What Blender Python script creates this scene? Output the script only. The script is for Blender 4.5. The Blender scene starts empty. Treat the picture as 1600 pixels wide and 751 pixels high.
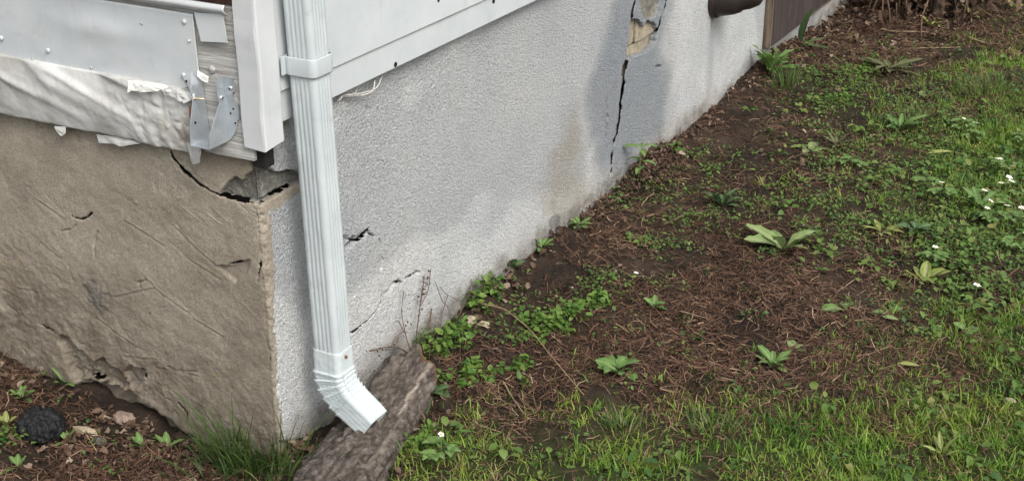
import bpy, bmesh, math
import numpy as np
from mathutils import Vector, Matrix, Euler

# ------------------------------------------------------------------ camera, sky, sun, exposure
sc = bpy.context.scene
col = sc.collection
PITCH, YAW, FPX, CX, CY = math.radians(24.0), math.radians(28.06), 2142.0, 800.0, 375.5
CAM = np.array([1.5185, -1.8550, 1.5])
cd = bpy.data.cameras.new('camera'); cam = bpy.data.objects.new('camera', cd); col.objects.link(cam)
cam.location = CAM; cam.rotation_euler = (math.pi/2 - PITCH, 0, YAW)
cd.sensor_width = 36.0; cd.lens = 36.0*FPX/1600.0; cd.clip_start = 0.05; cd.clip_end = 500
sc.camera = cam
sc.cycles.max_bounces = 6; sc.cycles.diffuse_bounces = 3; sc.cycles.glossy_bounces = 2; sc.cycles.transmission_bounces = 3

w = bpy.data.worlds.new('World'); sc.world = w; w.use_nodes = True
nt = w.node_tree; nt.nodes.clear()
out = nt.nodes.new('ShaderNodeOutputWorld'); bg = nt.nodes.new('ShaderNodeBackground')
sky = nt.nodes.new('ShaderNodeTexSky'); sky.sky_type = 'NISHITA'; sky.sun_disc = False
SUN_EL, SUN_AZ = math.radians(46), math.radians(122)      # azimuth measured from +Y towards +X
sky.sun_elevation = SUN_EL; sky.sun_rotation = SUN_AZ
sky.air_density = 1.0; sky.dust_density = 4.0; sky.ozone_density = 1.0
hs = nt.nodes.new('ShaderNodeHueSaturation'); hs.inputs['Saturation'].default_value = 0.32   # cloud veil: nearly grey sky
nt.links.new(sky.outputs[0], hs.inputs['Color']); nt.links.new(hs.outputs[0], bg.inputs[0])
bg.inputs[1].default_value = 0.13; nt.links.new(bg.outputs[0], out.inputs[0])
sl = bpy.data.lights.new('sun', 'SUN'); sl.energy = 1.1; sl.angle = math.radians(28); sl.color = (1.0, 0.97, 0.92)
so = bpy.data.objects.new('sun', sl); col.objects.link(so); so.location = (3, -2, 6)
sdir = Vector((math.sin(SUN_AZ)*math.cos(SUN_EL), math.cos(SUN_AZ)*math.cos(SUN_EL), math.sin(SUN_EL)))
so.rotation_euler = sdir.to_track_quat('Z', 'Y').to_euler()
sc.view_settings.view_transform = 'Standard'; sc.view_settings.look = 'None'
sc.view_settings.exposure = 0.82; sc.view_settings.gamma = 1.0; sc.view_settings.use_curve_mapping = False

# ------------------------------------------------------------------ numeric helpers
rng = np.random.default_rng(7)
fh = np.array([-math.sin(YAW), math.cos(YAW), 0]); RT = np.array([math.cos(YAW), math.sin(YAW), 0]); UZ = np.array([0, 0, 1.0])
FW = fh*math.cos(PITCH) - UZ*math.sin(PITCH); UP = fh*math.sin(PITCH) + UZ*math.cos(PITCH)
def ray(px, py): return FW*FPX + RT*(px-CX) - UP*(py-CY)
def WX(px, py, x0=0.0):                       # survey a point on a plane x = x0 -> (y, z)
    d = ray(px, py); p = CAM + d*((x0-CAM[0])/d[0]); return p[1], p[2]
def WY(px, py, y0=0.0):                       # survey a point on a plane y = y0 -> (x, z)
    d = ray(px, py); p = CAM + d*((y0-CAM[1])/d[1]); return p[0], p[2]
def project(P):
    v = P - CAM; z = v@FW; return CX + FPX*(v@RT)/z, CY - FPX*(v@UP)/z

def _hash(ix, iy, seed):
    h = (ix.astype(np.int64)*374761393 + iy.astype(np.int64)*668265263 + seed*1442695041) & 0xFFFFFFFF
    h = ((h ^ (h >> 13))*1274126177) & 0xFFFFFFFF
    return ((h ^ (h >> 16)) & 0xFFFF)/65535.0
def vnoise(x, y, seed=0):
    x = np.asarray(x, float); y = np.asarray(y, float)
    ix = np.floor(x); iy = np.floor(y); fx = x-ix; fy = y-iy
    fx = fx*fx*(3-2*fx); fy = fy*fy*(3-2*fy)
    a = _hash(ix, iy, seed); b = _hash(ix+1, iy, seed); c = _hash(ix, iy+1, seed); d = _hash(ix+1, iy+1, seed)
    return (a*(1-fx)+b*fx)*(1-fy) + (c*(1-fx)+d*fx)*fy - 0.5
def fbm(x, y, seed=0, octv=4, gain=0.5):
    s = 0; a = 1.0
    for o in range(octv):
        s = s + a*vnoise(x*2**o + 17.3*o, y*2**o - 9.1*o, seed+o); a *= gain
    return s
def sstep(e0, e1, x):
    t = np.clip((x-e0)/(e1-e0), 0, 1); return t*t*(3-2*t)
def seg_dist(X, Y, pts, widths=None):
    """distance to an open polyline; with widths, distance minus the local half width"""
    best = np.full(X.shape, 1e9)
    for i in range(len(pts)-1):
        ax, ay = pts[i]; bx, by = pts[i+1]; dx, dy = bx-ax, by-ay; L2 = dx*dx+dy*dy+1e-12
        t = np.clip(((X-ax)*dx+(Y-ay)*dy)/L2, 0, 1)
        d = np.hypot(X-ax-t*dx, Y-ay-t*dy)
        if widths is not None: d = d - 0.5*(widths[i]*(1-t)+widths[i+1]*t)
        best = np.minimum(best, d)
    return best
def poly_sd(X, Y, poly):
    """signed distance to a polygon, positive inside"""
    d = seg_dist(X, Y, list(poly)+[poly[0]]); ins = np.zeros(X.shape, bool); n = len(poly)
    for i in range(n):
        x1, y1 = poly[i]; x2, y2 = poly[(i+1) % n]
        if y1 == y2: continue
        c = ((y1 > Y) != (y2 > Y)) & (X < (x2-x1)*(Y-y1)/(y2-y1)+x1); ins ^= c
    return np.where(ins, d, -d)

# ------------------------------------------------------------------ object helpers
def np_mesh(name, V, faces, attrs=None, smooth=True):
    """faces: list of int arrays (n,k)"""
    me = bpy.data.meshes.new(name)
    V = np.asarray(V, np.float32).reshape(-1, 3)
    faces = [np.asarray(f, np.int32) for f in faces if len(f)]
    me.vertices.add(len(V)); me.vertices.foreach_set('co', V.ravel())
    loops = np.concatenate([f.ravel() for f in faces]); sizes = np.concatenate([np.full(len(f), f.shape[1], np.int32) for f in faces])
    me.loops.add(len(loops)); me.loops.foreach_set('vertex_index', loops)
    me.polygons.add(len(sizes)); me.polygons.foreach_set('loop_start', np.concatenate([[0], np.cumsum(sizes)[:-1]]).astype(np.int32))
    me.update(calc_edges=True); me.validate()
    me.polygons.foreach_set('use_smooth', np.full(len(me.polygons), smooth, bool))
    for k, a in (attrs or {}).items():
        at = me.attributes.new(k, 'FLOAT', 'POINT'); at.data.foreach_set('value', np.asarray(a, np.float32).ravel())
    return me
def obj(name, me, m, parent=None, loc=None, rot=None):
    o = bpy.data.objects.new(name, me); col.objects.link(o)
    if m is not None and not me.materials: me.materials.append(m)
    if parent is not None: o.parent = parent
    if loc is not None: o.location = loc
    if rot is not None: o.rotation_euler = rot
    return o
def tag(o, label, cat, group=None, kind=None):
    o['label'] = label
    if cat: o['category'] = cat
    if group: o['group'] = group
    if kind: o['kind'] = kind
    return o
def thing(name, label, cat, loc=(0, 0, 0), group=None, rz=0):
    o = bpy.data.objects.new(name, None); col.objects.link(o); o.location = loc; o.rotation_euler = (0, 0, rz)
    o.empty_display_size = 0.02
    return tag(o, label, cat, group)
def bm_mesh(name, bm, smooth=False):
    me = bpy.data.meshes.new(name); bm.normal_update(); bm.to_mesh(me); bm.free()
    if smooth: me.polygons.foreach_set('use_smooth', np.ones(len(me.polygons), bool))
    return me
def box_me(name, x0, x1, y0, y1, z0, z1, bev=0.0015):
    bm = bmesh.new(); bmesh.ops.create_cube(bm, size=1)
    for v in bm.verts: v.co = Vector(((x0+x1)/2+v.co.x*(x1-x0), (y0+y1)/2+v.co.y*(y1-y0), (z0+z1)/2+v.co.z*(z1-z0)))
    if bev: bmesh.ops.bevel(bm, geom=list(bm.edges), offset=bev, segments=2, affect='EDGES', profile=0.7)
    return bm_mesh(name, bm)
def slab_me(name, pts3, ext, bev=0.0):
    """planar outline (3D points) given thickness along ext"""
    bm = bmesh.new(); vs = [bm.verts.new(p) for p in pts3]; f = bm.faces.new(vs)
    r = bmesh.ops.extrude_face_region(bm, geom=[f]); 
    for v in r['geom']:
        if isinstance(v, bmesh.types.BMVert): v.co += Vector(ext)
    bmesh.ops.recalc_face_normals(bm, faces=bm.faces)
    if bev: bmesh.ops.bevel(bm, geom=list(bm.edges), offset=bev, segments=1, affect='EDGES')
    bmesh.ops.triangulate(bm, faces=[f for f in bm.faces if len(f.verts) > 4])
    return bm_mesh(name, bm)
def grid_faces(nu, nv, closed=False):
    i = np.arange(nu if closed else nu-1)[:, None]; j = np.arange(nv-1)[None, :]; i2 = (i+1) % nu
    a = i*nv+j; b = i2*nv+j; c = i2*nv+j+1; d = i*nv+j+1
    return np.stack([a, b, c, d], -1).reshape(-1, 4)
def tube_me(name, pts, rad, seg=8, noise=0.0, seed=0):
    pts = np.asarray(pts, float); n = len(pts); rad = np.broadcast_to(np.asarray(rad, float), (n,))
    T = np.gradient(pts, axis=0); T /= np.linalg.norm(T, axis=1)[:, None]+1e-9
    ref = np.array([0, 0, 1.0]) if abs(T[0][2]) < 0.8 else np.array([1.0, 0, 0])
    N = np.cross(T, ref); N /= np.linalg.norm(N, axis=1)[:, None]+1e-9; B = np.cross(T, N)
    a = np.linspace(0, 2*np.pi, seg, endpoint=False)
    r = rad[None, :]*np.ones((seg, 1))
    if noise: r = r*(1+noise*np.random.default_rng(seed).normal(size=(seg, n)))
    V = pts[None]+r[..., None]*(np.cos(a)[:, None, None]*N[None]+np.sin(a)[:, None, None]*B[None])
    V = V.reshape(-1, 3); F = grid_faces(seg, n, True)
    V = np.concatenate([V, pts[:1], pts[-1:]]); k = seg*n
    i = np.arange(seg); c0 = np.stack([np.full(seg, k), ((i+1) % seg)*n, i*n], -1); c1 = np.stack([np.full(seg, k+1), i*n+n-1, ((i+1) % seg)*n+n-1], -1)
    return np_mesh(name, V, [F, c0, c1])

# ------------------------------------------------------------------ material helpers
class NT:
    def __init__(s, name, rough=0.8, spec=0.3, metal=0.0):
        s.m = bpy.data.materials.new(name); s.m.use_nodes = True; s.t = s.m.node_tree; s.b = s.t.nodes['Principled BSDF']
        s.b.inputs['Roughness'].default_value = rough; s.b.inputs['Specular IOR Level'].default_value = spec; s.b.inputs['Metallic'].default_value = metal
        s.co = s.n('ShaderNodeTexCoord').outputs['Object']
    def n(s, k, **kw):
        nd = s.t.nodes.new(k)
        for a, v in kw.items(): setattr(nd, a, v)
        return nd
    def l(s, a, b): s.t.links.new(a, b)
    def attr(s, name): return s.n('ShaderNodeAttribute', attribute_name=name).outputs['Fac']
    def mapping(s, scale=(1, 1, 1), rot=(0, 0, 0)):
        m = s.n('ShaderNodeMapping'); m.inputs['Scale'].default_value = scale; m.inputs['Rotation'].default_value = rot; s.l(s.co, m.inputs['Vector']); return m.outputs[0]
    def noise(s, scale, detail=4, rough=0.55, dist=0.0, vec=None):
        n = s.n('ShaderNodeTexNoise'); n.inputs['Scale'].default_value = scale; n.inputs['Detail'].default_value = detail
        n.inputs['Roughness'].default_value = rough; n.inputs['Distortion'].default_value = dist; s.l(vec or s.co, n.inputs['Vector']); return n.outputs['Fac']
    def voro(s, scale, feature='F1', vec=None):
        n = s.n('ShaderNodeTexVoronoi', feature=feature); n.inputs['Scale'].default_value = scale; s.l(vec or s.co, n.inputs['Vector']); return n.outputs['Distance']
    def ramp(s, fac, stops):
        r = s.n('ShaderNodeValToRGB'); e = r.color_ramp.elements
        while len(e) < len(stops): e.new(0.5)
        for el, (p, c) in zip(e, stops): el.position = p; el.color = (*c, 1) if len(c) == 3 else c
        s.l(fac, r.inputs[0]); return r.outputs[0]
    def mr(s, v, a, b, c=0.0, d=1.0):
        m = s.n('ShaderNodeMapRange'); m.inputs[1].default_value = a; m.inputs[2].default_value = b; m.inputs[3].default_value = c; m.inputs[4].default_value = d
        s.l(v, m.inputs[0]); return m.outputs[0]
    def math(s, op, a, b=None):
        m = s.n('ShaderNodeMath', operation=op)
        for k, v in enumerate((a, b)):
            if v is None: continue
            if isinstance(v, (int, float)): m.inputs[k].default_value = v
            else: s.l(v, m.inputs[k])
        return m.outputs[0]
    def mix(s, fac, a, b, blend='MIX'):
        m = s.n('ShaderNodeMix', data_type='RGBA', blend_type=blend)
        for sock, v in ((m.inputs[0], fac), (m.inputs[6], a), (m.inputs[7], b)):
            if isinstance(v, (int, float)): sock.default_value = v
            elif isinstance(v, tuple): sock.default_value = (*v, 1)
            else: s.l(v, sock)
        return m.outputs[2]
    def base(s, c):
        if isinstance(c, tuple): s.b.inputs['Base Color'].default_value = (*c, 1)
        else: s.l(c, s.b.inputs['Base Color'])
    def bump(s, h, strength=0.5, dist=0.002, prev=None):
        b = s.n('ShaderNodeBump'); b.inputs['Strength'].default_value = strength; b.inputs['Distance'].default_value = dist
        s.l(h, b.inputs['Height'])
        if prev is not None: s.l(prev, b.inputs['Normal'])
        s.l(b.outputs[0], s.b.inputs['Normal']); return b.outputs[0]
    def rough(s, v): s.l(v, s.b.inputs['Roughness'])

def m_foundation():
    t = NT('foundation_render', 0.92, 0.15)
    tan, conc, hole, stain, dirt, ochre, warm = [t.attr(k) for k in ('tan', 'conc', 'hole', 'stain', 'dirt', 'ochre', 'warm')]
    big = t.noise(3.2, 4); mid = t.noise(22, 5, 0.6); fine = t.noise(190, 3, 0.6)
    st = t.ramp(big, [(0.3, (0.63, 0.645, 0.65)), (0.5, (0.735, 0.74, 0.73)), (0.72, (0.79, 0.78, 0.75))])
    st = t.mix(t.mr(mid, 0.42, 0.75, 0, 0.25), st, (0.50, 0.50, 0.50))
    grain = t.noise(170, 2, 0.55, 1.3)
    st = t.mix(stain, st, t.mix(mid, (0.17, 0.195, 0.225), (0.34, 0.37, 0.40)))
    st = t.mix(warm, st, t.mix(mid, (0.24, 0.20, 0.145), (0.56, 0.50, 0.39)))
    st = t.mix(t.mr(grain, 0.32, 0.56, 0.48, 0.0), st, t.mix(1.0, st, (0.38, 0.38, 0.37), 'MULTIPLY'))
    tn = t.ramp(t.noise(7, 6, 0.62), [(0.28, (0.24, 0.208, 0.16)), (0.5, (0.335, 0.293, 0.23)), (0.72, (0.42, 0.373, 0.30))])
    tn = t.mix(t.mr(fine, 0.35, 0.65, 0, 0.55), tn, (0.17, 0.148, 0.115))
    tn = t.mix(t.mr(t.noise(420, 2, 0.6), 0.55, 0.72, 0, 0.5), tn, (0.40, 0.36, 0.30))
    tn = t.mix(t.mr(t.noise(34, 5, 0.65, 0.8), 0.58, 0.7, 0, 0.45), tn, (0.40, 0.36, 0.29))
    c = t.mix(tan, st, tn)
    cc = t.ramp(t.noise(60, 5, 0.65), [(0.3, (0.10, 0.097, 0.086)), (0.55, (0.165, 0.16, 0.143)), (0.75, (0.27, 0.26, 0.235))])
    c = t.mix(conc, c, cc)
    hc = t.ramp(t.noise(40, 5, 0.6), [(0.3, (0.15, 0.135, 0.105)), (0.6, (0.30, 0.27, 0.215)), (0.8, (0.42, 0.39, 0.33))])
    c = t.mix(hole, c, hc)
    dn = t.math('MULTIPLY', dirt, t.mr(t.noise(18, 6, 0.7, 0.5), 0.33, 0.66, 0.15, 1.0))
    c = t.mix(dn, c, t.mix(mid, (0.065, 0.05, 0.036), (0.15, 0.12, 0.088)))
    on = t.math('MULTIPLY', ochre, t.mr(t.noise(26, 5, 0.7, 0.6), 0.56, 0.68))
    c = t.mix(on, c, (0.24, 0.165, 0.065))
    t.base(c)
    hs_ = t.math('ADD', t.math('MULTIPLY', t.noise(118, 2, 0.5, 1.3), 1.15), t.math('MULTIPLY', t.noise(330, 2, 0.55, 0.8), 0.7))
    ht = t.math('ADD', t.math('MULTIPLY', t.noise(330, 4, 0.7), 0.22), t.math('MULTIPLY', t.noise(60, 6, 0.66, 0.4), 0.13))
    m = t.n('ShaderNodeMix', data_type='FLOAT'); t.l(t.math('MAXIMUM', tan, conc), m.inputs[0]); t.l(hs_, m.inputs[2]); t.l(ht, m.inputs[3])
    t.bump(m.outputs[0], 1.0, 0.010)
    return t.m
def m_paint(name, c1, c2, rough=0.45, spots=0.25, bumpy=0.12, metal=0.0, dirt=(0.30, 0.29, 0.26)):
    t = NT(name, rough, 0.4, metal)
    n = t.noise(9, 5, 0.6); base = t.mix(t.mr(n, 0.3, 0.7), c1, c2)
    dirtf = t.mr(t.noise(30, 6, 0.7, 0.4), 0.56, 0.78, 0, spots)
    base = t.mix(dirtf, base, dirt)
    streak = t.mr(t.noise(1, 5, 0.65, 0.0, t.mapping((70, 70, 4))), 0.58, 0.75, 0, spots*0.8)
    t.base(t.mix(streak, base, dirt))
    t.rough(t.mr(t.noise(40, 3), 0.3, 0.7, rough-0.1, rough+0.15))
    t.bump(t.math('ADD', t.noise(14, 3), t.math('MULTIPLY', t.noise(120, 3), 0.12)), bumpy, 0.004)
    return t.m
def m_membrane():
    t = NT('torn_membrane', 0.5, 0.35)
    n = t.noise(8, 5, 0.62); d = t.attr('dirt')
    c = t.ramp(n, [(0.3, (0.38, 0.37, 0.34)), (0.52, (0.53, 0.53, 0.505)), (0.7, (0.63, 0.63, 0.61))])
    c = t.mix(t.math('MULTIPLY', d, t.mr(t.noise(45, 6, 0.7), 0.35, 0.62)), c, (0.27, 0.235, 0.18))
    c = t.mix(t.mr(t.noise(60, 5, 0.7), 0.63, 0.72, 0, 0.5), c, (0.30, 0.28, 0.24))
    t.base(c); t.bump(t.math('ADD', t.noise(25, 5, 0.6, 0.8), t.math('MULTIPLY', t.noise(130, 3), 0.2)), 0.35, 0.006); return t.m
def m_wood(name, dark, light, sc_=(5, 60, 140), rough=0.85):
    t = NT(name, rough, 0.15)
    v = t.mapping(sc_); g = t.noise(1, 6, 0.6, 0.9, v); g2 = t.noise(2.7, 5, 0.7, 0.3, v)
    c = t.mix(t.mr(g, 0.36, 0.62), dark, light)
    c = t.mix(t.mr(g2, 0.56, 0.70, 0, 0.6), c, tuple(0.45*q for q in dark))
    t.base(c); t.bump(t.math('ADD', g, t.math('MULTIPLY', g2, 0.6)), 0.8, 0.004); return t.m
def m_galv():
    t = NT('galvanised_steel', 0.36, 0.5, 0.8)
    c = t.ramp(t.voro(120), [(0.1, (0.56, 0.60, 0.64)), (0.5, (0.62, 0.66, 0.69)), (0.9, (0.58, 0.62, 0.66))])
    c = t.mix(t.mr(t.noise(40, 5, 0.7), 0.6, 0.75, 0, 0.5), c, (0.75, 0.76, 0.76))
    t.base(c); t.rough(t.mr(t.noise(60, 3), 0.3, 0.7, 0.3, 0.55)); return t.m
def m_flat(name, c, rough=0.7, metal=0.0, var=0.3, scale=60):
    t = NT(name, rough, 0.3, metal)
    t.base(t.mix(t.mr(t.noise(scale, 5, 0.6), 0.3, 0.7), tuple(q*(1-var) for q in c), tuple(min(1, q*(1+var)) for q in c)))
    t.bump(t.noise(scale*3, 3), 0.3, 0.001); return t.m
def m_bark():
    t = NT('old_bark', 0.95, 0.12)
    v = t.mapping((1, 0.38, 1)); pl = t.voro(75, 'F1', v); n = t.noise(95, 6, 0.75, 0.4, t.mapping((1, 0.7, 1))); bare = t.attr('bare')
    c = t.ramp(n, [(0.30, (0.028, 0.022, 0.018)), (0.47, (0.095, 0.078, 0.066)), (0.60, (0.165, 0.142, 0.122)), (0.76, (0.27, 0.245, 0.22))])
    c = t.mix(t.mr(pl, 0.45, 0.75, 0, 0.55), c, (0.03, 0.024, 0.02))
    g = t.noise(1, 5, 0.6, 0.4, t.mapping((120, 6, 120)))
    wood = t.ramp(g, [(0.3, (0.20, 0.155, 0.115)), (0.55, (0.36, 0.31, 0.255)), (0.75, (0.47, 0.43, 0.375))])
    c = t.mix(bare, c, wood); c = t.mix(t.attr('rot'), c, t.mix(t.noise(90, 4), (0.10, 0.045, 0.02), (0.36, 0.16, 0.075)))
    t.base(c)
    t.bump(t.math('ADD', t.math('MULTIPLY', n, 0.8), t.math('MULTIPLY', pl, -0.5)), 1.0, 0.006); return t.m
def m_soil():
    t = NT('damp_soil', 0.95, 0.15)
    n = t.noise(3.6, 7, 0.66); f = t.noise(90, 5, 0.7)
    c = t.ramp(n, [(0.36, (0.010, 0.007, 0.006)), (0.5, (0.029, 0.020, 0.014)), (0.64, (0.062, 0.043, 0.030))])
    c = t.mix(t.mr(f, 0.35, 0.7, 0, 0.6), c, (0.062, 0.045, 0.032)); c = t.mix(t.mr(t.noise(230, 3), 0.55, 0.75, 0, 0.5), c, (0.017, 0.012, 0.009))
    far = t.attr('turf'); c = t.mix(t.math('MULTIPLY', far, t.mr(t.noise(35, 5, 0.7), 0.3, 0.6, 0.2, 0.9)), c, t.mix(f, (0.022, 0.035, 0.009), (0.06, 0.085, 0.022)))
    t.base(c); t.bump(t.math('ADD', f, t.math('MULTIPLY', t.noise(260, 4, 0.7), 0.7)), 1.0, 0.006); return t.m
def m_tint(name, stops, rough=0.6, trans=0.25, spec=0.25, vary=40):
    """colour picked per leaf / blade from the 'tint' attribute, partly translucent"""
    t = NT(name, rough, spec)
    c = t.ramp(t.attr('tint'), stops)
    c = t.mix(t.mr(t.noise(vary, 4, 0.6), 0.3, 0.75, 0, 0.45), c, t.mix(1.0, c, (0.5, 0.5, 0.42), 'MULTIPLY'))
    t.base(c)
    if trans:
        tr = t.n('ShaderNodeBsdfTranslucent'); t.l(c, tr.inputs[0]); ms = t.n('ShaderNodeMixShader'); ms.inputs[0].default_value = trans
        o = [n for n in t.t.nodes if n.type == 'OUTPUT_MATERIAL'][0]
        t.l(t.b.outputs[0], ms.inputs[1]); t.l(tr.outputs[0], ms.inputs[2]); t.l(ms.outputs[0], o.inputs[0])
    t.bump(t.noise(160, 3), 0.3, 0.001)
    return t.m
def m_leaf(name, c1, c2, rib, rough=0.5):
    t = NT(name, rough, 0.35)
    n = t.noise(45, 5, 0.6); c = t.mix(t.mr(n, 0.3, 0.7), c1, c2)
    c = t.mix(t.math('MULTIPLY', t.attr('rib'), 0.75), c, rib)
    c = t.mix(t.mr(t.noise(110, 4, 0.7), 0.66, 0.74, 0, 0.6), c, (0.16, 0.12, 0.05))
    t.base(c)
    tr = t.n('ShaderNodeBsdfTranslucent'); t.l(c, tr.inputs[0]); ms = t.n('ShaderNodeMixShader'); ms.inputs[0].default_value = 0.22
    o = [n for n in t.t.nodes if n.type == 'OUTPUT_MATERIAL'][0]
    t.l(t.b.outputs[0], ms.inputs[1]); t.l(tr.outputs[0], ms.inputs[2]); t.l(ms.outputs[0], o.inputs[0])
    t.bump(t.math('ADD', t.noise(70, 4), t.math('MULTIPLY', t.attr('rib'), -1.0)), 0.5, 0.002)
    return t.m

M = dict(
    found=m_foundation(),
    siding=m_paint('siding_paint', (0.47, 0.50, 0.51), (0.54, 0.565, 0.57), 0.42, 0.28, 0.08),
    post=m_paint('corner_post_paint', (0.49, 0.505, 0.51), (0.57, 0.58, 0.58), 0.45, 0.28, 0.10),
    spout=m_paint('downspout_paint', (0.43, 0.475, 0.485), (0.52, 0.56, 0.565), 0.34, 0.42, 0.3),
    elbow=m_paint('elbow_paint', (0.47, 0.53, 0.535), (0.56, 0.61, 0.61), 0.25, 0.3, 0.08),
    flash=m_paint('flashing_metal', (0.46, 0.49, 0.505), (0.56, 0.58, 0.585), 0.40, 0.38, 0.3),
    memb=m_membrane(), galv=m_galv(),
    rim=m_wood('weathered_rim_wood', (0.30, 0.29, 0.27), (0.50, 0.49, 0.465), (4, 40, 120)),
    brownwood=m_wood('dark_brown_board', (0.035, 0.028, 0.026), (0.085, 0.068, 0.062), (90, 90, 5), 0.6),
    edgewood=m_wood('split_edge_wood', (0.07, 0.05, 0.038), (0.19, 0.145, 0.11), (90, 90, 5)),
    fastener=m_flat('fastener_metal', (0.55, 0.56, 0.56), 0.4, 0.7, 0.2), rust=m_flat('rust', (0.16, 0.06, 0.025), 0.9, 0, 0.4),
    void=m_flat('dark_hole', (0.012, 0.011, 0.010), 0.95, 0, 0.2), brass=m_flat('pale_screw', (0.62, 0.52, 0.33), 0.4, 0.5, 0.15),
    bark=m_bark(), soil=m_soil(),
    brick=m_flat('exposed_masonry', (0.29, 0.25, 0.185), 0.95, 0, 0.35, 50),
    pipe=m_flat('brown_pipe_glaze', (0.030, 0.022, 0.019), 0.38, 0, 0.35, 25),
    wire=m_flat('grey_wire', (0.50, 0.48, 0.45), 0.6, 0, 0.15), dryst=m_flat('dry_stalk', (0.24, 0.175, 0.105), 0.85, 0, 0.3, 80),
    twig=m_flat('dead_twig', (0.12, 0.08, 0.055), 0.9, 0, 0.4, 90), shrubw=m_wood('shrub_bark', (0.05, 0.036, 0.025), (0.13, 0.095, 0.065), (120, 120, 14)),
    coal=m_flat('charred_lump', (0.010, 0.010, 0.011), 0.7, 0, 0.7, 150), stone=m_flat('buff_stone', (0.33, 0.27, 0.185), 0.9, 0, 0.3, 60),
    white=m_flat('white_petal', (0.80, 0.79, 0.74), 0.6, 0, 0.08), yellow=m_flat('flower_centre', (0.55, 0.40, 0.05), 0.7, 0, 0.2), stem=m_flat('green_stem', (0.10, 0.15, 0.045), 0.6, 0, 0.25),
    grass=m_tint('lawn_blades', [(0.0, (0.36, 0.28, 0.15)), (0.10, (0.32, 0.32, 0.085)), (0.22, (0.27, 0.36, 0.055)), (0.6, (0.155, 0.29, 0.040)), (1.0, (0.055, 0.13, 0.025))], 0.5, 0.3),
    tuft=m_tint('tuft_blades', [(0.0, (0.26, 0.23, 0.10)), (0.2, (0.09, 0.14, 0.035)), (1.0, (0.040, 0.085, 0.022))], 0.5, 0.25),
    litter=m_tint('dry_needles', [(0.0, (0.033, 0.018, 0.012)), (0.35, (0.098, 0.052, 0.033)), (0.65, (0.185, 0.106, 0.068)), (1.0, (0.40, 0.29, 0.19))], 0.85, 0.0),
    dead=m_tint('dead_leaves', [(0.0, (0.035, 0.021, 0.015)), (0.4, (0.095, 0.056, 0.038)), (0.75, (0.18, 0.12, 0.085)), (1.0, (0.36, 0.28, 0.21))], 0.85, 0.1),
    weed=m_tint('small_weeds', [(0.0, (0.22, 0.21, 0.07)), (0.25, (0.175, 0.235, 0.06)), (0.6, (0.115, 0.20, 0.045)), (1.0, (0.055, 0.12, 0.032))], 0.5, 0.28),
    clump=m_tint('clump_leaves', [(0.0, (0.17, 0.245, 0.055)), (0.5, (0.125, 0.225, 0.042)), (1.0, (0.065, 0.145, 0.03))], 0.42, 0.28),
    crumb=m_tint('soil_crumbs', [(0.0, (0.024, 0.017, 0.013)), (0.6, (0.05, 0.036, 0.027)), (0.95, (0.09, 0.068, 0.05)), (1.0, (0.34, 0.31, 0.27))], 0.95, 0.0),
    l_pale=m_leaf('pale_broad_leaf', (0.155, 0.225, 0.075), (0.235, 0.30, 0.115), (0.34, 0.38, 0.20)),
    l_yel=m_leaf('yellow_green_leaf', (0.17, 0.215, 0.045), (0.26, 0.28, 0.075), (0.42, 0.42, 0.22)),
    l_mid=m_leaf('mid_green_leaf', (0.085, 0.17, 0.04), (0.14, 0.23, 0.06), (0.24, 0.31, 0.13)),
    l_dark=m_leaf('dark_green_leaf', (0.045, 0.10, 0.035), (0.085, 0.15, 0.055), (0.16, 0.22, 0.10)),
    l_olive=m_leaf('dull_olive_leaf', (0.075, 0.09, 0.035), (0.13, 0.14, 0.06), (0.2, 0.2, 0.1)),
)

# ------------------------------------------------------------------ ground
def gz_base(x, y):
    x = np.asarray(x, float); y = np.asarray(y, float)
    g = -0.025 + 0.02*fbm(x*1.3+3, y*1.3, 11, 3)
    left = np.interp(-x, [0.0, 0.25, 0.4, 0.5, 0.7, 0.8, 1.2], [-0.03, -0.05, -0.03, -0.01, 0.0, 0.03, 0.05])
    wl = sstep(0.02, -0.12, x)*sstep(-0.9, -0.1, y); g = g*(1-wl) + left*wl
    g = g + 0.03*np.exp(-((x-0.05)/0.10)**2)*np.exp(-((y-1.85)/0.16)**2)      # soil banked at the foot of the wide crack
    g = g + 0.055*sstep(0.35, 0.0, x)*np.exp(-((y-3.0)/0.45)**2)
    return g
def gz(x, y):
    x = np.asarray(x, float); y = np.asarray(y, float)
    g = gz_base(x, y) + 0.020*fbm(x*11, y*11, 21, 3) + 0.010*fbm(x*45, y*45, 31, 3, 0.6)
    g = g - 0.02*sstep(0.012, 0.05, vnoise(x*6.5, y*6.5, 77)-0.36)             # shallow scrapes
    return g
def G(px, py, fine=True):
    z = -0.025
    for _ in range(4):
        d = ray(px, py); p = CAM + d*((z-CAM[2])/d[2]); z = float((gz if fine else gz_base)(p[0], p[1]))
    return np.array([p[0], p[1], z])
def axis(parts):
    a = [np.arange(p0, p1, st) for p0, p1, st in parts]; return np.concatenate(a+[[parts[-1][1]]])
xs = axis([(-80, -8, 9.0), (-8, -1.4, 0.3), (-1.4, -0.9, 0.03), (-0.9, 1.75, 0.0075), (1.75, 2.6, 0.05), (2.6, 8, 0.4), (8, 80, 9.0)])
ys = axis([(-80, -8, 9.0), (-8, -1.2, 0.3), (-1.2, -0.55, 0.03), (-0.55, 2.6, 0.0075), (2.6, 5.2, 0.011), (5.2, 6.5, 0.06), (6.5, 12, 0.4), (12, 80, 9.0)])
X, Y = np.meshgrid(xs, ys, indexing='ij')
farw = sstep(6, 20, np.hypot(X, Y))
Z = gz(X, Y)*(1-farw) + farw*(-0.02)
Fg = grid_faces(len(xs), len(ys))
cx_ = X.ravel()[Fg].mean(1); cy_ = Y.ravel()[Fg].mean(1)
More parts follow.
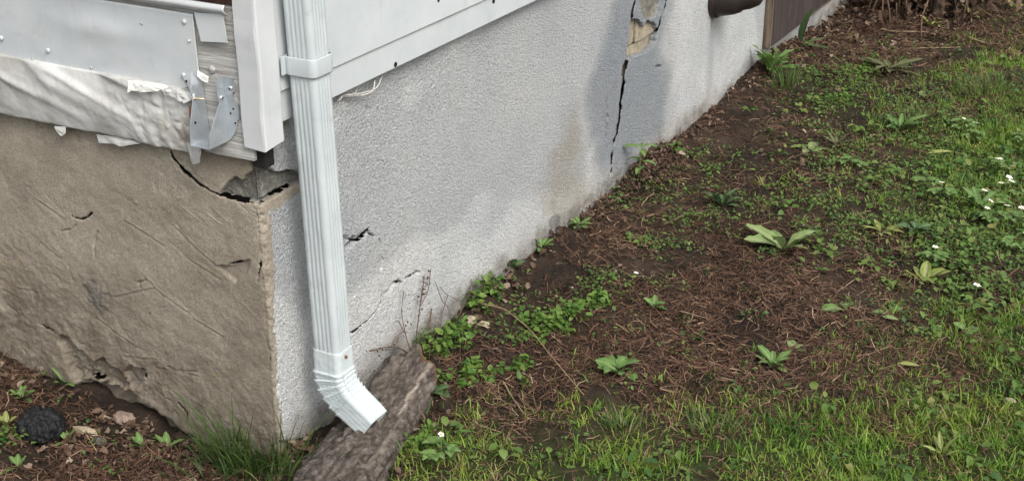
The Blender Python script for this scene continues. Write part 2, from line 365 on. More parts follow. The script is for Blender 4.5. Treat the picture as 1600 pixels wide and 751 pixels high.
keep = ~((cx_ < -0.12) & (cy_ > 0.12) & (cx_ > -8) & (cy_ < 9))
Fg = Fg[keep]; used = np.unique(Fg); remap = np.zeros(X.size, np.int64); remap[used] = np.arange(len(used))

# where things grow: 100-pixel survey squares of the photographed ground (columns 50..1550, rows 47..705)
def survey(rows): return np.array([[float(c) for c in r] for r in rows])
D_COVER = survey(['0000000000001001', '0000000000002432', '0000000000002578', '0000000000113458', '0000000021111247', '1000003331111235', '2100003321112234', '1110002222222222'])
D_BROAD = survey(['0000000000000000', '0000000000001002', '0000000000002457', '0000000000002368', '0000000000000257', '0000000000000136', '0000000000001113', '0000000111111122'])
D_GRASS = survey(['0000000000000001', '0000000000000127', '0000000000000136', '0000000000001123', '0000000000000012', '0000000000000124', '0000000001122346', '0000003556788899'])
D_LITT = survey(['0000000000024457', '0000000000233354', '0000000003322232', '0000000033333322', '0000000023477753', '6650002235999974', '9997002556998875', '9997003222222222'])
D_DEAD = survey(['0000000000468786', '0000000000135443', '0000000004312221', '0000000031111110', '0000000211100000', '4433002110000000', '6655002211000000', '5554000111000000'])
def density(D, P):
    px, py = project(P); u = np.clip((px-50)/100, 0, 14.999); v = np.clip((py-47)/94, 0, 6.999)
    i = u.astype(int); j = v.astype(int); fu = u-i; fv = v-j
    return ((D[j, i]*(1-fu)+D[j, i+1]*fu)*(1-fv) + (D[j+1, i]*(1-fu)+D[j+1, i+1]*fu)*fv)/9.0
Pg = np.stack([X, Y, Z], -1).reshape(-1, 3)[used]
turf = np.clip(density(D_GRASS, Pg)*1.2, 0, 1)*((Pg[:, 0] < 6) & (Pg[:, 1] > -1.6) & (Pg[:, 1] < 7)) + sstep(2.5, 6, np.hypot(Pg[:, 0], Pg[:, 1]-2))
ground = obj('ground', np_mesh('ground', Pg, [remap[Fg]], dict(turf=np.clip(turf, 0, 1))), M['soil'])
ground['label'] = 'bare damp brown soil beside the house'; ground['kind'] = 'structure'

# ------------------------------------------------------------------ foundation: one perimeter grid, tan side s<0, stucco side s>0
def RW(pts): return [WX(*p) for p in pts]
def LW(pts): return [WY(*p) for p in pts]
def axes(*segs):                                       # consecutive (start, end, step) runs sharing their end points
    return np.unique(np.round(np.concatenate([np.linspace(a, b, max(2, int(round((b-a)/st))+1)) for a, b, st in segs]), 6))
ZMAIN = axes((-0.14, 0.0, 0.006), (0.0, 0.05, 0.005), (0.05, 0.40, 0.005), (0.40, 0.47, 0.005), (0.47, 0.62, 0.005), (0.62, 0.64, 0.005), (0.64, 0.74, 0.02))
# fine windows where the damage is, coarser wall around them: (side, s range, z range, s step, z step)
FINE = [('L', -0.24, 0.016, 0.47, 0.64, 0.0013, 0.0013), ('R', 0.016, 0.10, 0.47, 0.64, 0.0013, 0.0013), ('L', -0.80, 0.016, 0.0, 0.47, 0.0022, 0.0022),
        ('R', 0.17, 0.56, 0.05, 0.40, 0.0016, 0.0014), ('R', 1.50, 1.98, 0.0, 0.62, 0.0016, 0.0026)]
PIECES = [('L', axes((-7.0, -1.3, 0.12), (-1.3, -0.80, 0.008), (-0.80, -0.24, 0.005), (-0.24, -0.03, 0.005), (-0.03, 0.016, 0.002)), ZMAIN, True),
          ('R', axes((0.016, 0.05, 0.002), (0.05, 0.10, 0.005), (0.10, 0.17, 0.005), (0.17, 0.56, 0.005), (0.56, 1.50, 0.005), (1.50, 1.98, 0.005), (1.98, 2.7, 0.006), (2.7, 4.6, 0.010), (4.6, 8.0, 0.1)), ZMAIN, True)]
PIECES += [(sd, axes((a, b, st)), axes((z0, z1, zt)), False) for sd, a, b, z0, z1, st, zt in FINE]
wall_parts = {'L': [], 'R': []}
for side_, ss, zs, coarse_ in PIECES:
    S, ZZ = np.meshgrid(ss, zs, indexing='ij')
    A_ = {k: np.zeros(S.shape) for k in ('tan', 'conc', 'hole', 'stain', 'dirt', 'ochre', 'warm')}
    d = np.zeros(S.shape); openc = np.zeros(S.shape)
    Lm = sstep(0.004, -0.004, S)
    jit = lambda f, a, sd: a*fbm(S*f, ZZ*f, sd, 3)
    d += 0.004*fbm(S*2.2, ZZ*2.2, 5, 3)*(1-Lm) + 0.007*fbm(S*3, ZZ*3, 6, 3)*Lm
    d += Lm*(0.0016*fbm(S*40+ZZ*9, ZZ*44, 8, 4, 0.6))
    # tan skin: wraps the corner, plus the strip under the curved crack
    cedge = np.interp(ZZ, [-0.1, 0.1, 0.25, 0.4, 0.5, 0.6], [0.012, 0.012, 0.014, 0.017, 0.022, 0.03])
    A_['tan'] = sstep(0.0025, -0.0025, S - cedge + 0.016*fbm(S*0+2.2, ZZ*13, 40, 3) + jit(90, 0.008, 140))
    strip = [(0.0, 0.70)] + RW([(398, 322), (424, 331), (445, 315), (462, 303), (474, 292), (474, 270)]) + [(0.09, 0.70)]
    A_['tan'] = np.maximum(A_['tan'], sstep(-0.002, 0.003, poly_sd(S, ZZ, strip)+jit(70, 0.006, 41)))
    d += 0.0022*A_['tan']*(S > -0.005)
    # concrete showing above the crack
    cl = LW([(347, 304), (356, 288), (366, 279), (378, 280), (390, 268), (392, 258), (388, 240)])
    cr = RW([(406, 246), (413, 259), (422, 266), (430, 270), (454, 267), (474, 275), (474, 286), (460, 288), (440, 299), (418, 312), (404, 317), (397, 318)])
    conc = np.maximum(sstep(-0.002, 0.002, poly_sd(S, ZZ, cl+[(0.002, 0.64), (0.002, 0.525)])+jit(60, 0.008, 42)), sstep(-0.002, 0.002, poly_sd(S, ZZ, [(-0.002, 0.525), (-0.002, 0.64)]+cr)+jit(60, 0.006, 43)))
    A_['conc'] = conc
    d -= 0.013*conc; d += conc*0.0025*fbm(S*120, ZZ*120, 44, 4, 0.65)
    rem = sstep(-0.002, 0.003, poly_sd(S, ZZ, RW([(406, 246), (413, 259), (422, 266), (430, 270), (454, 267), (480, 275), (480, 200), (406, 200)])))
    A_['tan'] *= 1-rem; A_['conc'] *= 1-rem
    # cracks: (survey, points in the photograph, widths in metres, depth)
    def crack(surv, pts, wid, depth, jf=55, ja=0.007, seed=0, soft=0.0010, wk=1.0):
        global d
        p = surv(pts); wid = np.array(wid)*wk; k_ = 0.78 if surv is LW else 1.52/math.hypot(1.52, p[len(p)//2][0]+1.855)   # cracks gape more sideways than they look from the path
        dd = seg_dist(S*k_, ZZ, [(a*k_, b) for a, b in p], wid) + ja*vnoise(S*jf, ZZ*jf, 90+seed) + 0.4*ja*vnoise(S*jf*3, ZZ*jf*3, 190+seed)
        on = (S < 0.004) if surv is LW else (S > -0.004)
        c = sstep(soft, -soft, dd)*on
        d -= (depth if depth <= 0.013 else 0.004)*c
        if depth > 0.013:
            global openc
            openc = np.maximum(openc, c)
        return c
    LWc, RWc = LW, RW
    ck = crack(LW, [(268, 232), (272, 246), (290, 268), (312, 287), (331, 299), (348, 306), (366, 311), (380, 315), (398, 318)], [.004, .006, .007, .007, .006, .005, .004, .004, .004], 0.035, seed=1, ja=0.004)
    ck = np.maximum(ck, crack(RW, [(396, 318), (405, 317), (420, 309), (440, 298), (459, 288), (480, 278)], [.0045, .0045, .005, .0045, .0045, .0045], 0.03, seed=2, ja=0.002))
    o7 = lambda pts: [(850+a/2.504, b/2.504) for a, b in pts]
    hole = sstep(-0.002, 0.002, poly_sd(S, ZZ, RW(o7([(342, 88), (365, 93), (385, 117), (405, 93), (422, 100), (440, 130), (436, 160), (415, 182), (388, 200), (350, 208), (322, 226), (333, 172)])))+0.010+jit(70, 0.008, 50))
    hole2 = sstep(-0.003, 0.003, poly_sd(S, ZZ, RW(o7([(378, -40), (372, 0), (386, 58), (402, 82), (424, 72), (444, 44), (452, 0), (450, -40)])))+jit(50, 0.008, 51))
    d -= 0.045*hole + 0.010*hole2 + hole2*0.004*fbm(S*60, ZZ*60, 52, 3)
    A_['hole'] = np.maximum(hole, hole2*0.85)
    crack(RW, o7([(358, -40), (357, 0), (346, 55), (342, 92)]), [.007, .007, .006, .006], 0.03, seed=3)
    crack(RW, o7([(482, -20), (477, 14), (462, 60), (452, 90), (440, 128)]), [.006, .006, .007, .008, .008], 0.03, seed=4)
    crack(RW, o7([(345, 207), (322, 228), (315, 262), (308, 320), (300, 395), (293, 440), (295, 462), (284, 520), (268, 570), (268, 612), (262, 682)]),
          [.008, .012, .013, .012, .010, .008, .009, .008, .007, .006, .004], 0.05, seed=5)
    crack(RW, o7([(262, 682), (252, 722), (246, 760)]), [.004, .004, .003], 0.004, seed=6)
    crack(RW, o7([(470, 330), (469, 420), (464, 500), (462, 590)]), [.003, .003, .003, .002], 0.004, seed=7)
    crack(RW, o7([(440, 258), (466, 266)]), [.004, .003], 0.012, seed=8)
    crack(RW, o7([(745, 140), (743, 210), (737, 265), (716, 330)]), [.003, .003, .004, .002], 0.005, seed=9)
    crack(RW, o7([(242, 390), (246, 470), (243, 600)]), [.003, .003, .002], 0.006, seed=10)
    # loosened slab beside the downspout
    o8 = lambda pts: [(500+a/2.5025, 260+b/2.5025) for a, b in pts]
    slab = [(548, 388)] + o8([(150, 278), (185, 262), (208, 273), (228, 288), (234, 320), (237, 400), (240, 440), (236, 496), (232, 528), (215, 565), (185, 598), (140, 632), (100, 660)]) + [(500, 560), (490, 420)]
    sd_ = poly_sd(S, ZZ, RW(slab)); d += 0.0025*sstep(-0.001, 0.003, sd_)*(S > 0)
    crack(RW, o8([(60, 338), (90, 322), (128, 296), (165, 268), (184, 246), (190, 262), (208, 274)]), [.012, .011, .010, .013, .012, .006, .004], 0.008, seed=11)
    crack(RW, o8([(60, 338), (90, 326), (128, 302), (168, 272), (184, 250), (190, 264), (208, 274)]), [.0020, .002, .002, .0025, .0045, .003, .002], 0.022, seed=31, ja=0.003)
    crack(RW, o8([(70, 282), (122, 284), (140, 292)]), [.005, .005, .005], 0.010, seed=12)
    crack(RW, o8([(228, 284), (234, 320), (237, 400)]), [.002, .002, .002], 0.005, seed=13)
    crack(RW, o8([(236, 520), (240, 500), (268, 490), (278, 466), (298, 454), (318, 456), (340, 434), (368, 420), (382, 420)]), [.005, .007, .009, .010, .007, .006, .006, .005, .003], 0.008, seed=14)
    crack(RW, o8([(236, 522), (242, 498), (272, 486), (282, 462), (300, 450), (320, 454), (340, 434), (368, 420), (382, 420)]), [.003, .0035, .004, .0045, .004, .0045, .004, .0035, .003], 0.018, seed=34, ja=0.003)
    crack(RW, o8([(236, 530), (215, 568), (185, 600), (150, 630), (100, 664)]), [.004, .005, .006, .0065, .006], 0.014, seed=15, ja=0.002)
    crack(RW, [(573, 165), (575, 185), (574, 200)], [.003, .003, .002], 0.006, seed=16)
    # stains and patches on the stucco
    st = sstep(-0.10, 0.09, poly_sd(S, ZZ, RW(o7([(255, -60), (240, 60), (215, 180), (175, 300), (160, 420), (168, 560), (205, 640), (250, 720), (330, 690), (470, 560), (482, 400), (478, 100), (480, -60)])))+jit(9, 0.09, 60))
    A_['stain'] = 0.80*st + 0.35*sstep(0.06, 0.0, np.abs(S-WX(1112, 60)[0]))*sstep(0.33, 0.26, ZZ)*sstep(0.0, 0.1, ZZ)
    A_['stain'] = np.maximum(A_['stain'], 0.35*sstep(-0.06, 0.06, fbm(S*1.6, ZZ*2.2, 61, 3)-0.12)*(1-Lm))
    A_['stain'] = np.maximum(A_['stain'], 0.9*sstep(-0.004, 0.004, poly_sd(S, ZZ, RW([(856, 345), (866, 333), (876, 336), (874, 352), (864, 360), (856, 356)]))+jit(60, .006, 62)))
    wm = sstep(-0.14, 0.10, poly_sd(S, ZZ, RW([(862, 300), (872, 250), (890, 205), (905, 215), (900, 260), (912, 320), (870, 350)]))+jit(14, 0.12, 63))
    A_['warm'] = np.maximum(0.7*wm, 0.4*sstep(0.09, 0.0, ZZ+jit(9, .05, 64))*(1-Lm))
    A_['warm'] = np.maximum(A_['warm'], 0.9*sstep(0.012, 0.004, np.abs(S-WX(1112, 10)[0]-0.01+jit(40, .008, 66)))*sstep(0.24, 0.30, ZZ))
    A_['warm'] *= (S > 0)
    # damage on the tan side
    o4 = lambda pts: [(a/2.878, 490+b/2.878) for a, b in pts]
    o3 = lambda pts: [(a/2.8875, 240+b/2.8875) for a, b in pts]
    rec = sstep(-0.006, 0.006, poly_sd(S, ZZ, LW(o4([(255, 88), (300, 112), (345, 152), (385, 188), (425, 222), (468, 214), (500, 238), (548, 268), (575, 360), (520, 345), (470, 318), (440, 300), (395, 286), (340, 310), (310, 250), (290, 170)])))+jit(55, 0.014, 70))
    under = sstep(-0.012, 0.010, poly_sd(S, ZZ, LW(o4([(-900, 60), (-300, 130), (60, 215), (130, 262), (230, 300), (330, 335), (390, 300), (430, 318), (500, 345), (575, 372), (680, 440), (760, 500), (832, 556), (900, 600), (900, 900), (-900, 900)])))+jit(55, 0.012, 71))
    shelf = sstep(-0.004, 0.004, poly_sd(S, ZZ, LW(o4([(555, 262), (575, 235), (630, 255), (650, 300), (640, 330), (560, 340)])))+jit(50, 0.012, 72))
    d -= Lm*(0.020*rec + 0.032*under + 0.012*shelf)
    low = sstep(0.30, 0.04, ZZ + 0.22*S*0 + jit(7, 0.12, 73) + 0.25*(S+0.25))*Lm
    d += Lm*low*(0.0028*fbm(S*34+ZZ*10, ZZ*36-S*6, 74, 5, 0.72)) - Lm*rec*0.014*np.abs(fbm(S*45, ZZ*45, 75, 3))
    for k, (pts, wd) in enumerate([
            (o3([(985, 512), (1040, 498), (1080, 490), (1135, 476)]), .006), (o3([(325, 285), (365, 300), (395, 288), (415, 268)]), .004), (o3([(260, 355), (310, 345), (345, 325)]), .004),
            (o3([(640, 610), (625, 585), (660, 570)]), .003), (o3([(700, 110), (712, 160), (722, 218)]), .003), (o3([(310, 505), (325, 575)]), .003), (o3([(655, 745), (700, 700), (760, 690), (850, 712)]), .004),
            (o3([(0, 660), (40, 690), (120, 745)]), .006), (o4([(180, 45), (270, 95), (300, 110)]), .007), (o4([(800, 400), (840, 450), (835, 520)]), .006), (o4([(1185, 70), (1215, 170), (1225, 260)]), .005),
            (o4([(690, 340), (770, 400), (800, 470)]), .004), (o3([(440, 350), (425, 420), (430, 500)]), .003), (o4([(740, 240), (800, 255), (880, 262)]), .003), (o3([(1165, 580), (1180, 480)]), .004)]):
        crack(LW, pts, np.array([0.3, 1, 1, 0.8, 0.4])[np.linspace(0, 4, len(pts)).astype(int)]*wd*0.62, 0.016 if k in (0, 1, 4, 6, 8, 9, 10, 14) else 0.005, seed=20+k, ja=0.005)
    crack(LW, o4([(255, 88), (300, 118), (345, 156), (385, 192), (425, 224)]), [.004, .007, .009, .007, .003], 0.02, seed=51)
    crack(LW, o4([(388, 286), (412, 292), (440, 302)]), [.005, .009, .004], 0.02, seed=52)
    crack(LW, o4([(468, 216), (500, 240), (545, 270), (556, 300)]), [.003, .006, .007, .004], 0.02, seed=53)
    crack(LW, o4([(640, 258), (652, 285)]), [.006, .004], 0.02, seed=54)
    foot = sstep(-0.003, 0.003, poly_sd(S, ZZ, RW([(437, 690), (470, 689), (490, 683), (515, 667), (560, 640), (560, 780), (437, 780)]))+jit(60, .004, 55))*(S > 0)
    A_['tan'] = np.maximum(A_['tan'], foot); d -= 0.010*foot
    crack(RW, [(437, 690), (470, 689), (490, 683), (515, 667), (540, 652)], [.003, .005, .007, .006, .004], 0.02, seed=56)
    def ridge(pts, wd, h):
        global d
        d += h*np.exp(-(np.maximum(seg_dist(S, ZZ, LW(pts)), 0)/wd)**2)*Lm
    for pts in [o3([(785, 315), (880, 410), (990, 505)]), o3([(570, 300), (650, 345), (745, 408)]), o3([(520, 160), (620, 225)]), o3([(860, 470), (1000, 560)]), o3([(185, 400), (270, 465)]), o3([(520, 640), (700, 600), (850, 710)]),
                o3([(80, 600), (180, 620)]), o3([(650, 540), (740, 640)]), o4([(700, 240), (800, 250), (890, 275)]), o4([(440, 20), (620, 150)]), o4([(880, 20), (1010, 100)]), o4([(560, 190), (700, 200)]), o3([(160, 200), (290, 290)])]:
        ridge(pts, 0.0018, 0.0016); ridge([(a, b+2.5) for a, b in pts], 0.0035, -0.0013)
    r2 = np.random.default_rng(3)
    for k in range(46):
        x0 = r2.uniform(-10, 400); y0 = r2.uniform(230, 640); a = r2.uniform(0.35, 0.95); L = r2.uniform(15, 55)
        ridge([(x0, y0), (x0+L*math.cos(a), y0+L*math.sin(a))], r2.uniform(.0011, .002), r2.choice([-1, 1])*r2.uniform(.0005, .0011))
    patch = sstep(-0.004, 0.004, poly_sd(S, ZZ, LW(o3([(990, 515), (1060, 500), (1130, 480), (1115, 540), (1065, 580)]))))*Lm; d -= 0.006*patch
    for p in (o3([(385, 580), (440, 590), (500, 640), (480, 690), (430, 715), (385, 660)]), o4([(560, 262), (640, 265), (650, 320), (565, 330)])):
        pm = sstep(-0.008, 0.006, poly_sd(S, ZZ, LW(p))+jit(30, 0.02, 77))*Lm; d += pm*0.008*fbm(S*50, ZZ*50, 78, 4, 0.6); A_['conc'] = np.maximum(A_['conc'], pm*0.7)
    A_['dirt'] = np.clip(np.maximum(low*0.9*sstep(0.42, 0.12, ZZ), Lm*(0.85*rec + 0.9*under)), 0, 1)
    A_['dirt'] = np.maximum(A_['dirt'], Lm*0.5*sstep(0.02, 0.35, fbm(S*4.5, ZZ*4.5+8, 80, 5, 0.6)))
    A_['dirt'] = np.maximum(A_['dirt'], 0.75*sstep(0.045, -0.015, ZZ+jit(14, .06, 81))*(1-Lm))
    A_['ochre'] = low*0.8*sstep(0.0, 0.3, fbm(S*5, ZZ*5, 88, 2)+0.12)
    # corner rounded with a small radius
    r = 0.008; q = r*math.pi/4
    phi = np.clip((S+q)/(2*q), 0, 1)*math.pi/2
    bx = np.where(S > q, 0.0, np.where(S < -q, -r+(S+q), -r+r*np.sin(phi))); by = np.where(S < -q, 0.0, np.where(S > q, r+(S-q), r-r*np.cos(phi)))
    nx, ny = np.sin(phi), -np.cos(phi)
    d -= 0.0045*np.exp(-((S-0.004)/0.012)**2)*np.abs(fbm(S*40, ZZ*26, 85, 5, 0.7))*2
    PV = np.stack([bx+d*nx, by+d*ny, ZZ], -1)
    Fw = grid_faces(len(ss), len(zs)); Fw = Fw[openc.ravel()[Fw].mean(1) < 0.6]      # open cracks go right through the render into the hollow behind
    if coarse_:
        fs = S.ravel()[Fw].mean(1); fz = ZZ.ravel()[Fw].mean(1)
        for sd, a, b, z0, z1, _, _ in FINE:
            if sd == side_: kp = ~((fs > a) & (fs < b) & (fz > z0) & (fz < z1)); Fw, fs, fz = Fw[kp], fs[kp], fz[kp]
    wall_parts[side_].append((PV.reshape(-1, 3), Fw, {k_: v_.ravel() for k_, v_ in A_.items()}))
foundation = thing('house_foundation', 'cracked foundation corner with tan rendered side and grey-white stucco side', 'foundation', (0, 0, 0))
for side_, nm, lab in (('L', 'rendered_wall', 'tan trowelled render, crumbling along its foot'), ('R', 'stucco_wall', 'rough grey-white stucco with a damp stain and a tall open crack')):
    pv, fv, off_ = [], [], 0
    for V_, Fw, _ in wall_parts[side_]: pv.append(V_); fv.append(Fw+off_); off_ += len(V_)
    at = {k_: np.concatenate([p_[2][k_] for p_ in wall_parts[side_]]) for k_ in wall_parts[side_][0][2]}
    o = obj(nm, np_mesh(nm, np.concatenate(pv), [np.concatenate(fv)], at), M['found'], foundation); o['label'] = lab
cm = m_flat('foundation_core', (0.13, 0.12, 0.105), 0.95, 0, 0.3, 40)
obj('core_wall', box_me('core_wall', -0.30, -0.075, 0.30, 8.0, -0.14, 0.72, 0), cm, foundation)
obj('core_wall', box_me('core_wall', -7.0, -0.075, 0.075, 0.298, -0.14, 0.72, 0), cm, foundation)
obj('lightproof_lid', box_me('lightproof_lid', -7.0, -0.004, 0.012, 8.0, 0.722, 0.745, 0), cm, foundation)  # unseen lid, added to keep daylight out of the hollow behind the cracks
# masonry showing in the hole
hy0, hz0 = WX(*o7([(330, 215)])[0]); hy1, hz1 = WX(*o7([(445, 90)])[0])
def brick(y0, y1, z0, z1, x1, k):
    bm = bmesh.new(); bmesh.ops.create_cube(bm, size=1); bmesh.ops.subdivide_edges(bm, edges=list(bm.edges), cuts=2, use_grid_fill=True)
    g = np.random.default_rng(k)
    for v in bm.verts: v.co = Vector((x1-0.03+v.co.x*0.06, (y0+y1)/2+v.co.y*(y1-y0), (z0+z1)/2+v.co.z*(z1-z0))) + Vector(g.normal(size=3)*0.0022)
    return obj('brick', bm_mesh('brick', bm), M['brick'], foundation)
ym = WX(*o7([(372, 150)])[0])[0]; zm = WX(*o7([(385, 165)])[0])[1]
brick(ym+0.004, ym+0.16, zm+0.004, zm+0.13, -0.012, 1); brick(ym-0.16, ym-0.004, zm+0.004, zm+0.13, -0.018, 2)
brick(ym-0.06, ym+0.12, zm-0.10, zm-0.004, -0.020, 3)

# ------------------------------------------------------------------ house wall above: siding, skirt, corner post
house = thing('house_wall', 'pale grey painted siding wall with square corner post above the foundation', 'house wall', (0, 0, 0.68))
def hp(me, nm, m): return obj(nm, me, m, house, (0, 0, -0.68))
def profile_y(name, prof, y0, y1, ny=40, wob=0.0, seed=0):
    """a section (x,z) run along y, with slight unevenness"""
    yy = np.linspace(y0, y1, ny); P = np.array(prof); n = len(P)
    V = np.zeros((n, ny, 3)); V[:, :, 0] = P[:, 0][:, None]; V[:, :, 2] = P[:, 1][:, None]; V[:, :, 1] = yy[None]
    w = wob*fbm(yy*3, yy*0+seed, seed, 3); V[:, :, 0] += w[None]; V[:, :, 2] += 0.6*w[None]
    return np_mesh(name, V.reshape(-1, 3), [grid_faces(n, ny, True)], smooth=False)
zb = WX(520, 153, 0.03)[1]; zl = WX(518, 108, 0.036)[1]
hp(profile_y('skirt_board', [(0.0, zb+0.012), (0.012, zb), (0.030, zb), (0.0315, zb+0.002), (0.0315, zl+0.02), (0.0, zl+0.02)], 0.0345, 8.0, 200, 0.003, 3), 'skirt_board', M['siding'])
z0 = zl; k = 0
while z0 < 2.6:
    z1 = z0+0.20
    hp(profile_y('siding_board', [(0.012, z0+0.004), (0.016, z0-0.001), (0.036, z0), (0.0375, z0+0.002), (0.033, z1+0.012), (0.012, z1+0.012)], 0.0345, 8.0, 200, 0.003, 5+k), 'siding_board', M['siding'])
    z0 = z1; k += 1
# holes and dents in the siding
for (px, py, x0, rr) in [(618, 101, 0.0320, 0.0055), (685, 1, 0.0375, 0.004), (771, 2, 0.0320, 0.006)]:
    yy, zz = WX(px, py, x0)
    bm = bmesh.new(); bmesh.ops.create_cone(bm, segments=14, radius1=rr, radius2=rr*0.9, depth=0.0012, cap_ends=True, matrix=Matrix.Translation((x0+0.0006, yy, zz)) @ Matrix.Rotation(math.pi/2, 4, 'Y'))
    hp(bm_mesh('nail_hole', bm), 'nail_hole', M['void'])
# the left side: boards above the flashing
z0 = 0.925; k = 0
while z0 < 2.6:
    z1 = z0+0.20; me = profile_y('siding_board', [(0.012, z0+0.004), (0.016, z0-0.001), (0.034, z0), (0.036, z0+0.003), (0.028, z1+0.012), (0.012, z1+0.012)], 0.0, 7.0, 120, 0.003, 25+k)
    o = obj('siding_board', me, M['siding'], house, (-0.004, 0, -0.68), (0, 0, math.pi/2)); o.scale = (-1, 1, 1); z0 = z1; k += 1
# weathered timber behind the flashing and the corner post
def uneven_box(name, x0, x1, y0, y1, z0, z1, nx=60, nz=12, amp=0.002, seed=0):
    bm = bmesh.new(); me = box_me(name, x0, x1, y0, y1, z0, z1, 0.0); bm.from_mesh(me); bpy.data.meshes.remove(me)
    bmesh.ops.subdivide_edges(bm, edges=[e for e in bm.edges if abs(e.verts[0].co.x-e.verts[1].co.x) > 1e-4], cuts=nx)
    bmesh.ops.subdivide_edges(bm, edges=[e for e in bm.edges if abs(e.verts[0].co.z-e.verts[1].co.z) > 1e-4], cuts=nz)
    for v in bm.verts:
        v.co.y += amp*float(vnoise(v.co.x*18, v.co.z*70, seed)); v.co.z += amp*float(vnoise(v.co.x*25, 3.3, seed+1))
    return bm_mesh(name, bm)
hp(uneven_box('rim_timber', -0.40, 0.006, -0.0135, 0.03, 0.617, 0.90, 60, 20, 0.0025, 4), 'rim_timber', M['rim'])
hp(uneven_box('rim_timber', -7.0, -0.402, -0.0135, 0.03, 0.617, 0.90, 40, 4, 0.002, 9), 'rim_timber', M['rim'])
kx, kz = WY(331, 109, -0.014)
hp(tube_me('knot', [(kx, -0.012, kz), (kx, -0.0165, kz+0.001)], [0.009, 0.0065], 12, 0.1, 2), 'knot', M['rim'])
# shadow gap trim and red-brown underlay above the flashing
hp(box_me('underlay', -7.0, -0.012, -0.0105, 0.02, 0.902, 0.96, 0), 'underlay', m_flat('red_brown_underlay', (0.11, 0.055, 0.04), 0.9))
def post_me():
    a, b, zb_ = 0.040, 0.020, 0.645
    prof = [(-0.010, 0.0), (-0.010, -b), (-0.008, -b-0.0015), (a-0.006, -b-0.0012), (a-0.002, -b), (a, -b+0.004), (a+0.0012, 0.030), (a, 0.0335), (0.010, 0.0335)]
    z = np.concatenate([np.linspace(zb_, 1.0, 40), np.linspace(1.05, 2.6, 14)]); P = np.array(prof); n = len(P)
    V = np.zeros((n, len(z), 3)); V[..., 0] = P[:, 0][:, None]; V[..., 1] = P[:, 1][:, None]; V[..., 2] = z[None]
    wv = 0.0022*fbm(z*9, z*0, 61, 3); V[2:8, :, 0] += wv[None]; V[1:4, :, 1] += 0.0018*fbm(z*14, z*0+5, 62, 3)[None]
    V[:, 0, 2] += np.array([0.002, 0.0, 0, -0.003, -0.003, -0.001, 0.004, 0.004, 0.004])
    return np_mesh('corner_post', V.reshape(-1, 3), [grid_faces(n, len(z), True), np.array([[i*len(z) for i in range(n)][::-1]])], smooth=False)
hp(post_me(), 'corner_post', M['post'])
pb = box_me('post_gap_shade', -0.004, 0.024, -0.006, 0.022, 0.602, 0.66, 0.003); hp(pb, 'post_gap_shade', M['void'])  # near-black box painted in as the shade of the gap under the post

# ------------------------------------------------------------------ metal flashing on the left side
fl = thing('metal_flashing', 'dented grey sheet metal flashing nailed along the timber above the torn membrane', 'flashing', (-0.3, -0.02, 0.73))
flo = (0.3, 0.02, -0.73)
YF = -0.0185
def sheet(name, x0, x1, ztop, zbot, y0, nx, nz, fy, parent=None, m=None, off=(0, 0, 0), th=0.0012, dirt=None, tail=None):
    """thin sheet with real thickness; ztop/zbot functions of x, fy(x, v) outward offset"""
    x = np.concatenate([np.linspace(x0, -0.85, 30, endpoint=False), np.linspace(-0.85, x1, nx)]); nx = len(x); v = np.linspace(0, 1, nz); XX, VV = np.meshgrid(x, v, indexing='ij')
    ZT = ztop(XX); ZB = zbot(XX); Zs = ZB+(ZT-ZB)*VV; Ys = y0 - fy(XX, VV, Zs); XX2 = XX.copy()
    if tail is not None: XX2 = tail(XX, VV)
    A = np.stack([XX2, Ys, Zs], -1); B = A.copy(); B[..., 1] += th
    n = nx*nz; Fa = grid_faces(nx, nz); Fb = grid_faces(nx, nz)[:, ::-1]+n
    def edge(idx): a = idx[:-1]; b = idx[1:]; return np.stack([a, b, b+n, a+n], -1)
    ii = np.arange(nx)*nz; jj = np.arange(nz)
    E_ = [edge(ii)[:, ::-1], edge(ii+nz-1), edge(jj), edge(jj+(nx-1)*nz)[:, ::-1]]
    V = np.concatenate([A.reshape(-1, 3), B.reshape(-1, 3)])
    at = {}
    if dirt is not None: dd = dirt(XX, VV).ravel(); at['dirt'] = np.concatenate([dd, dd])
    o = obj(name, np_mesh(name, V, [Fa, Fb]+E_, at), m, parent, off); return o
fx1 = WY(309, 100, YF)[0]; fzb = WY(308, 144, YF)[1]; fzt = WY(300, 22, YF)[1]
dent = lambda XX, VV, Zs: 0.0022*fbm(XX*6, Zs*9, 33, 3) + 0.004*np.exp(-((XX+0.32)/0.10)**2-((VV-0.6)/0.15)**2)
sheet('flashing_sheet', -4.0, fx1, lambda x: fzt+0*x, lambda x: fzb+0.0025*fbm(x*7, x*0, 35, 2), YF, 220, 30, dent, fl, M['flash'], flo)
# bent drip edge along the top and the small end flap
ex1 = WY(350, 14, -0.030)[0]; ezt = WY(345, 12, -0.030)[1]
sheet('drip_edge', -4.0, ex1, lambda x: ezt+0.004+0*x, lambda x: ezt-0.016+0.002*fbm(x*9, x*0, 36, 2), -0.020, 160, 10, lambda X_, V_, Z_: 0.012*np.sin(V_*math.pi*0.8)+0.002*fbm(X_*8, V_, 37, 2), fl, M['post'], flo)
p1 = [WY(a, b, -0.0225) for a, b in ((303, 20), (348, 22), (355, 67), (314, 65))]
fo = obj('end_flap', slab_me('end_flap', [(a, -0.0225, b) for a, b in p1], (0, 0.0014, 0)), M['flash'], fl, flo)
def dome(name, px, py, y0, rr, m, parent, off, hgt=0.0025):
    x_, z_ = WY(px, py, y0)
    return obj(name, tube_me(name, [(x_, y0+0.001, z_), (x_, y0-hgt*0.5, z_), (x_, y0-hgt, z_)], [rr, rr*0.92, rr*0.45], 12), m, parent, off)
for px, py in ((288, 34), (75, 79), (287, 118), (2, 60), (296, 64)): dome('nail_head', px, py, YF-0.0016, 0.0052 if px != 296 else 0.0025, M['flash'], fl, flo, 0.0032)
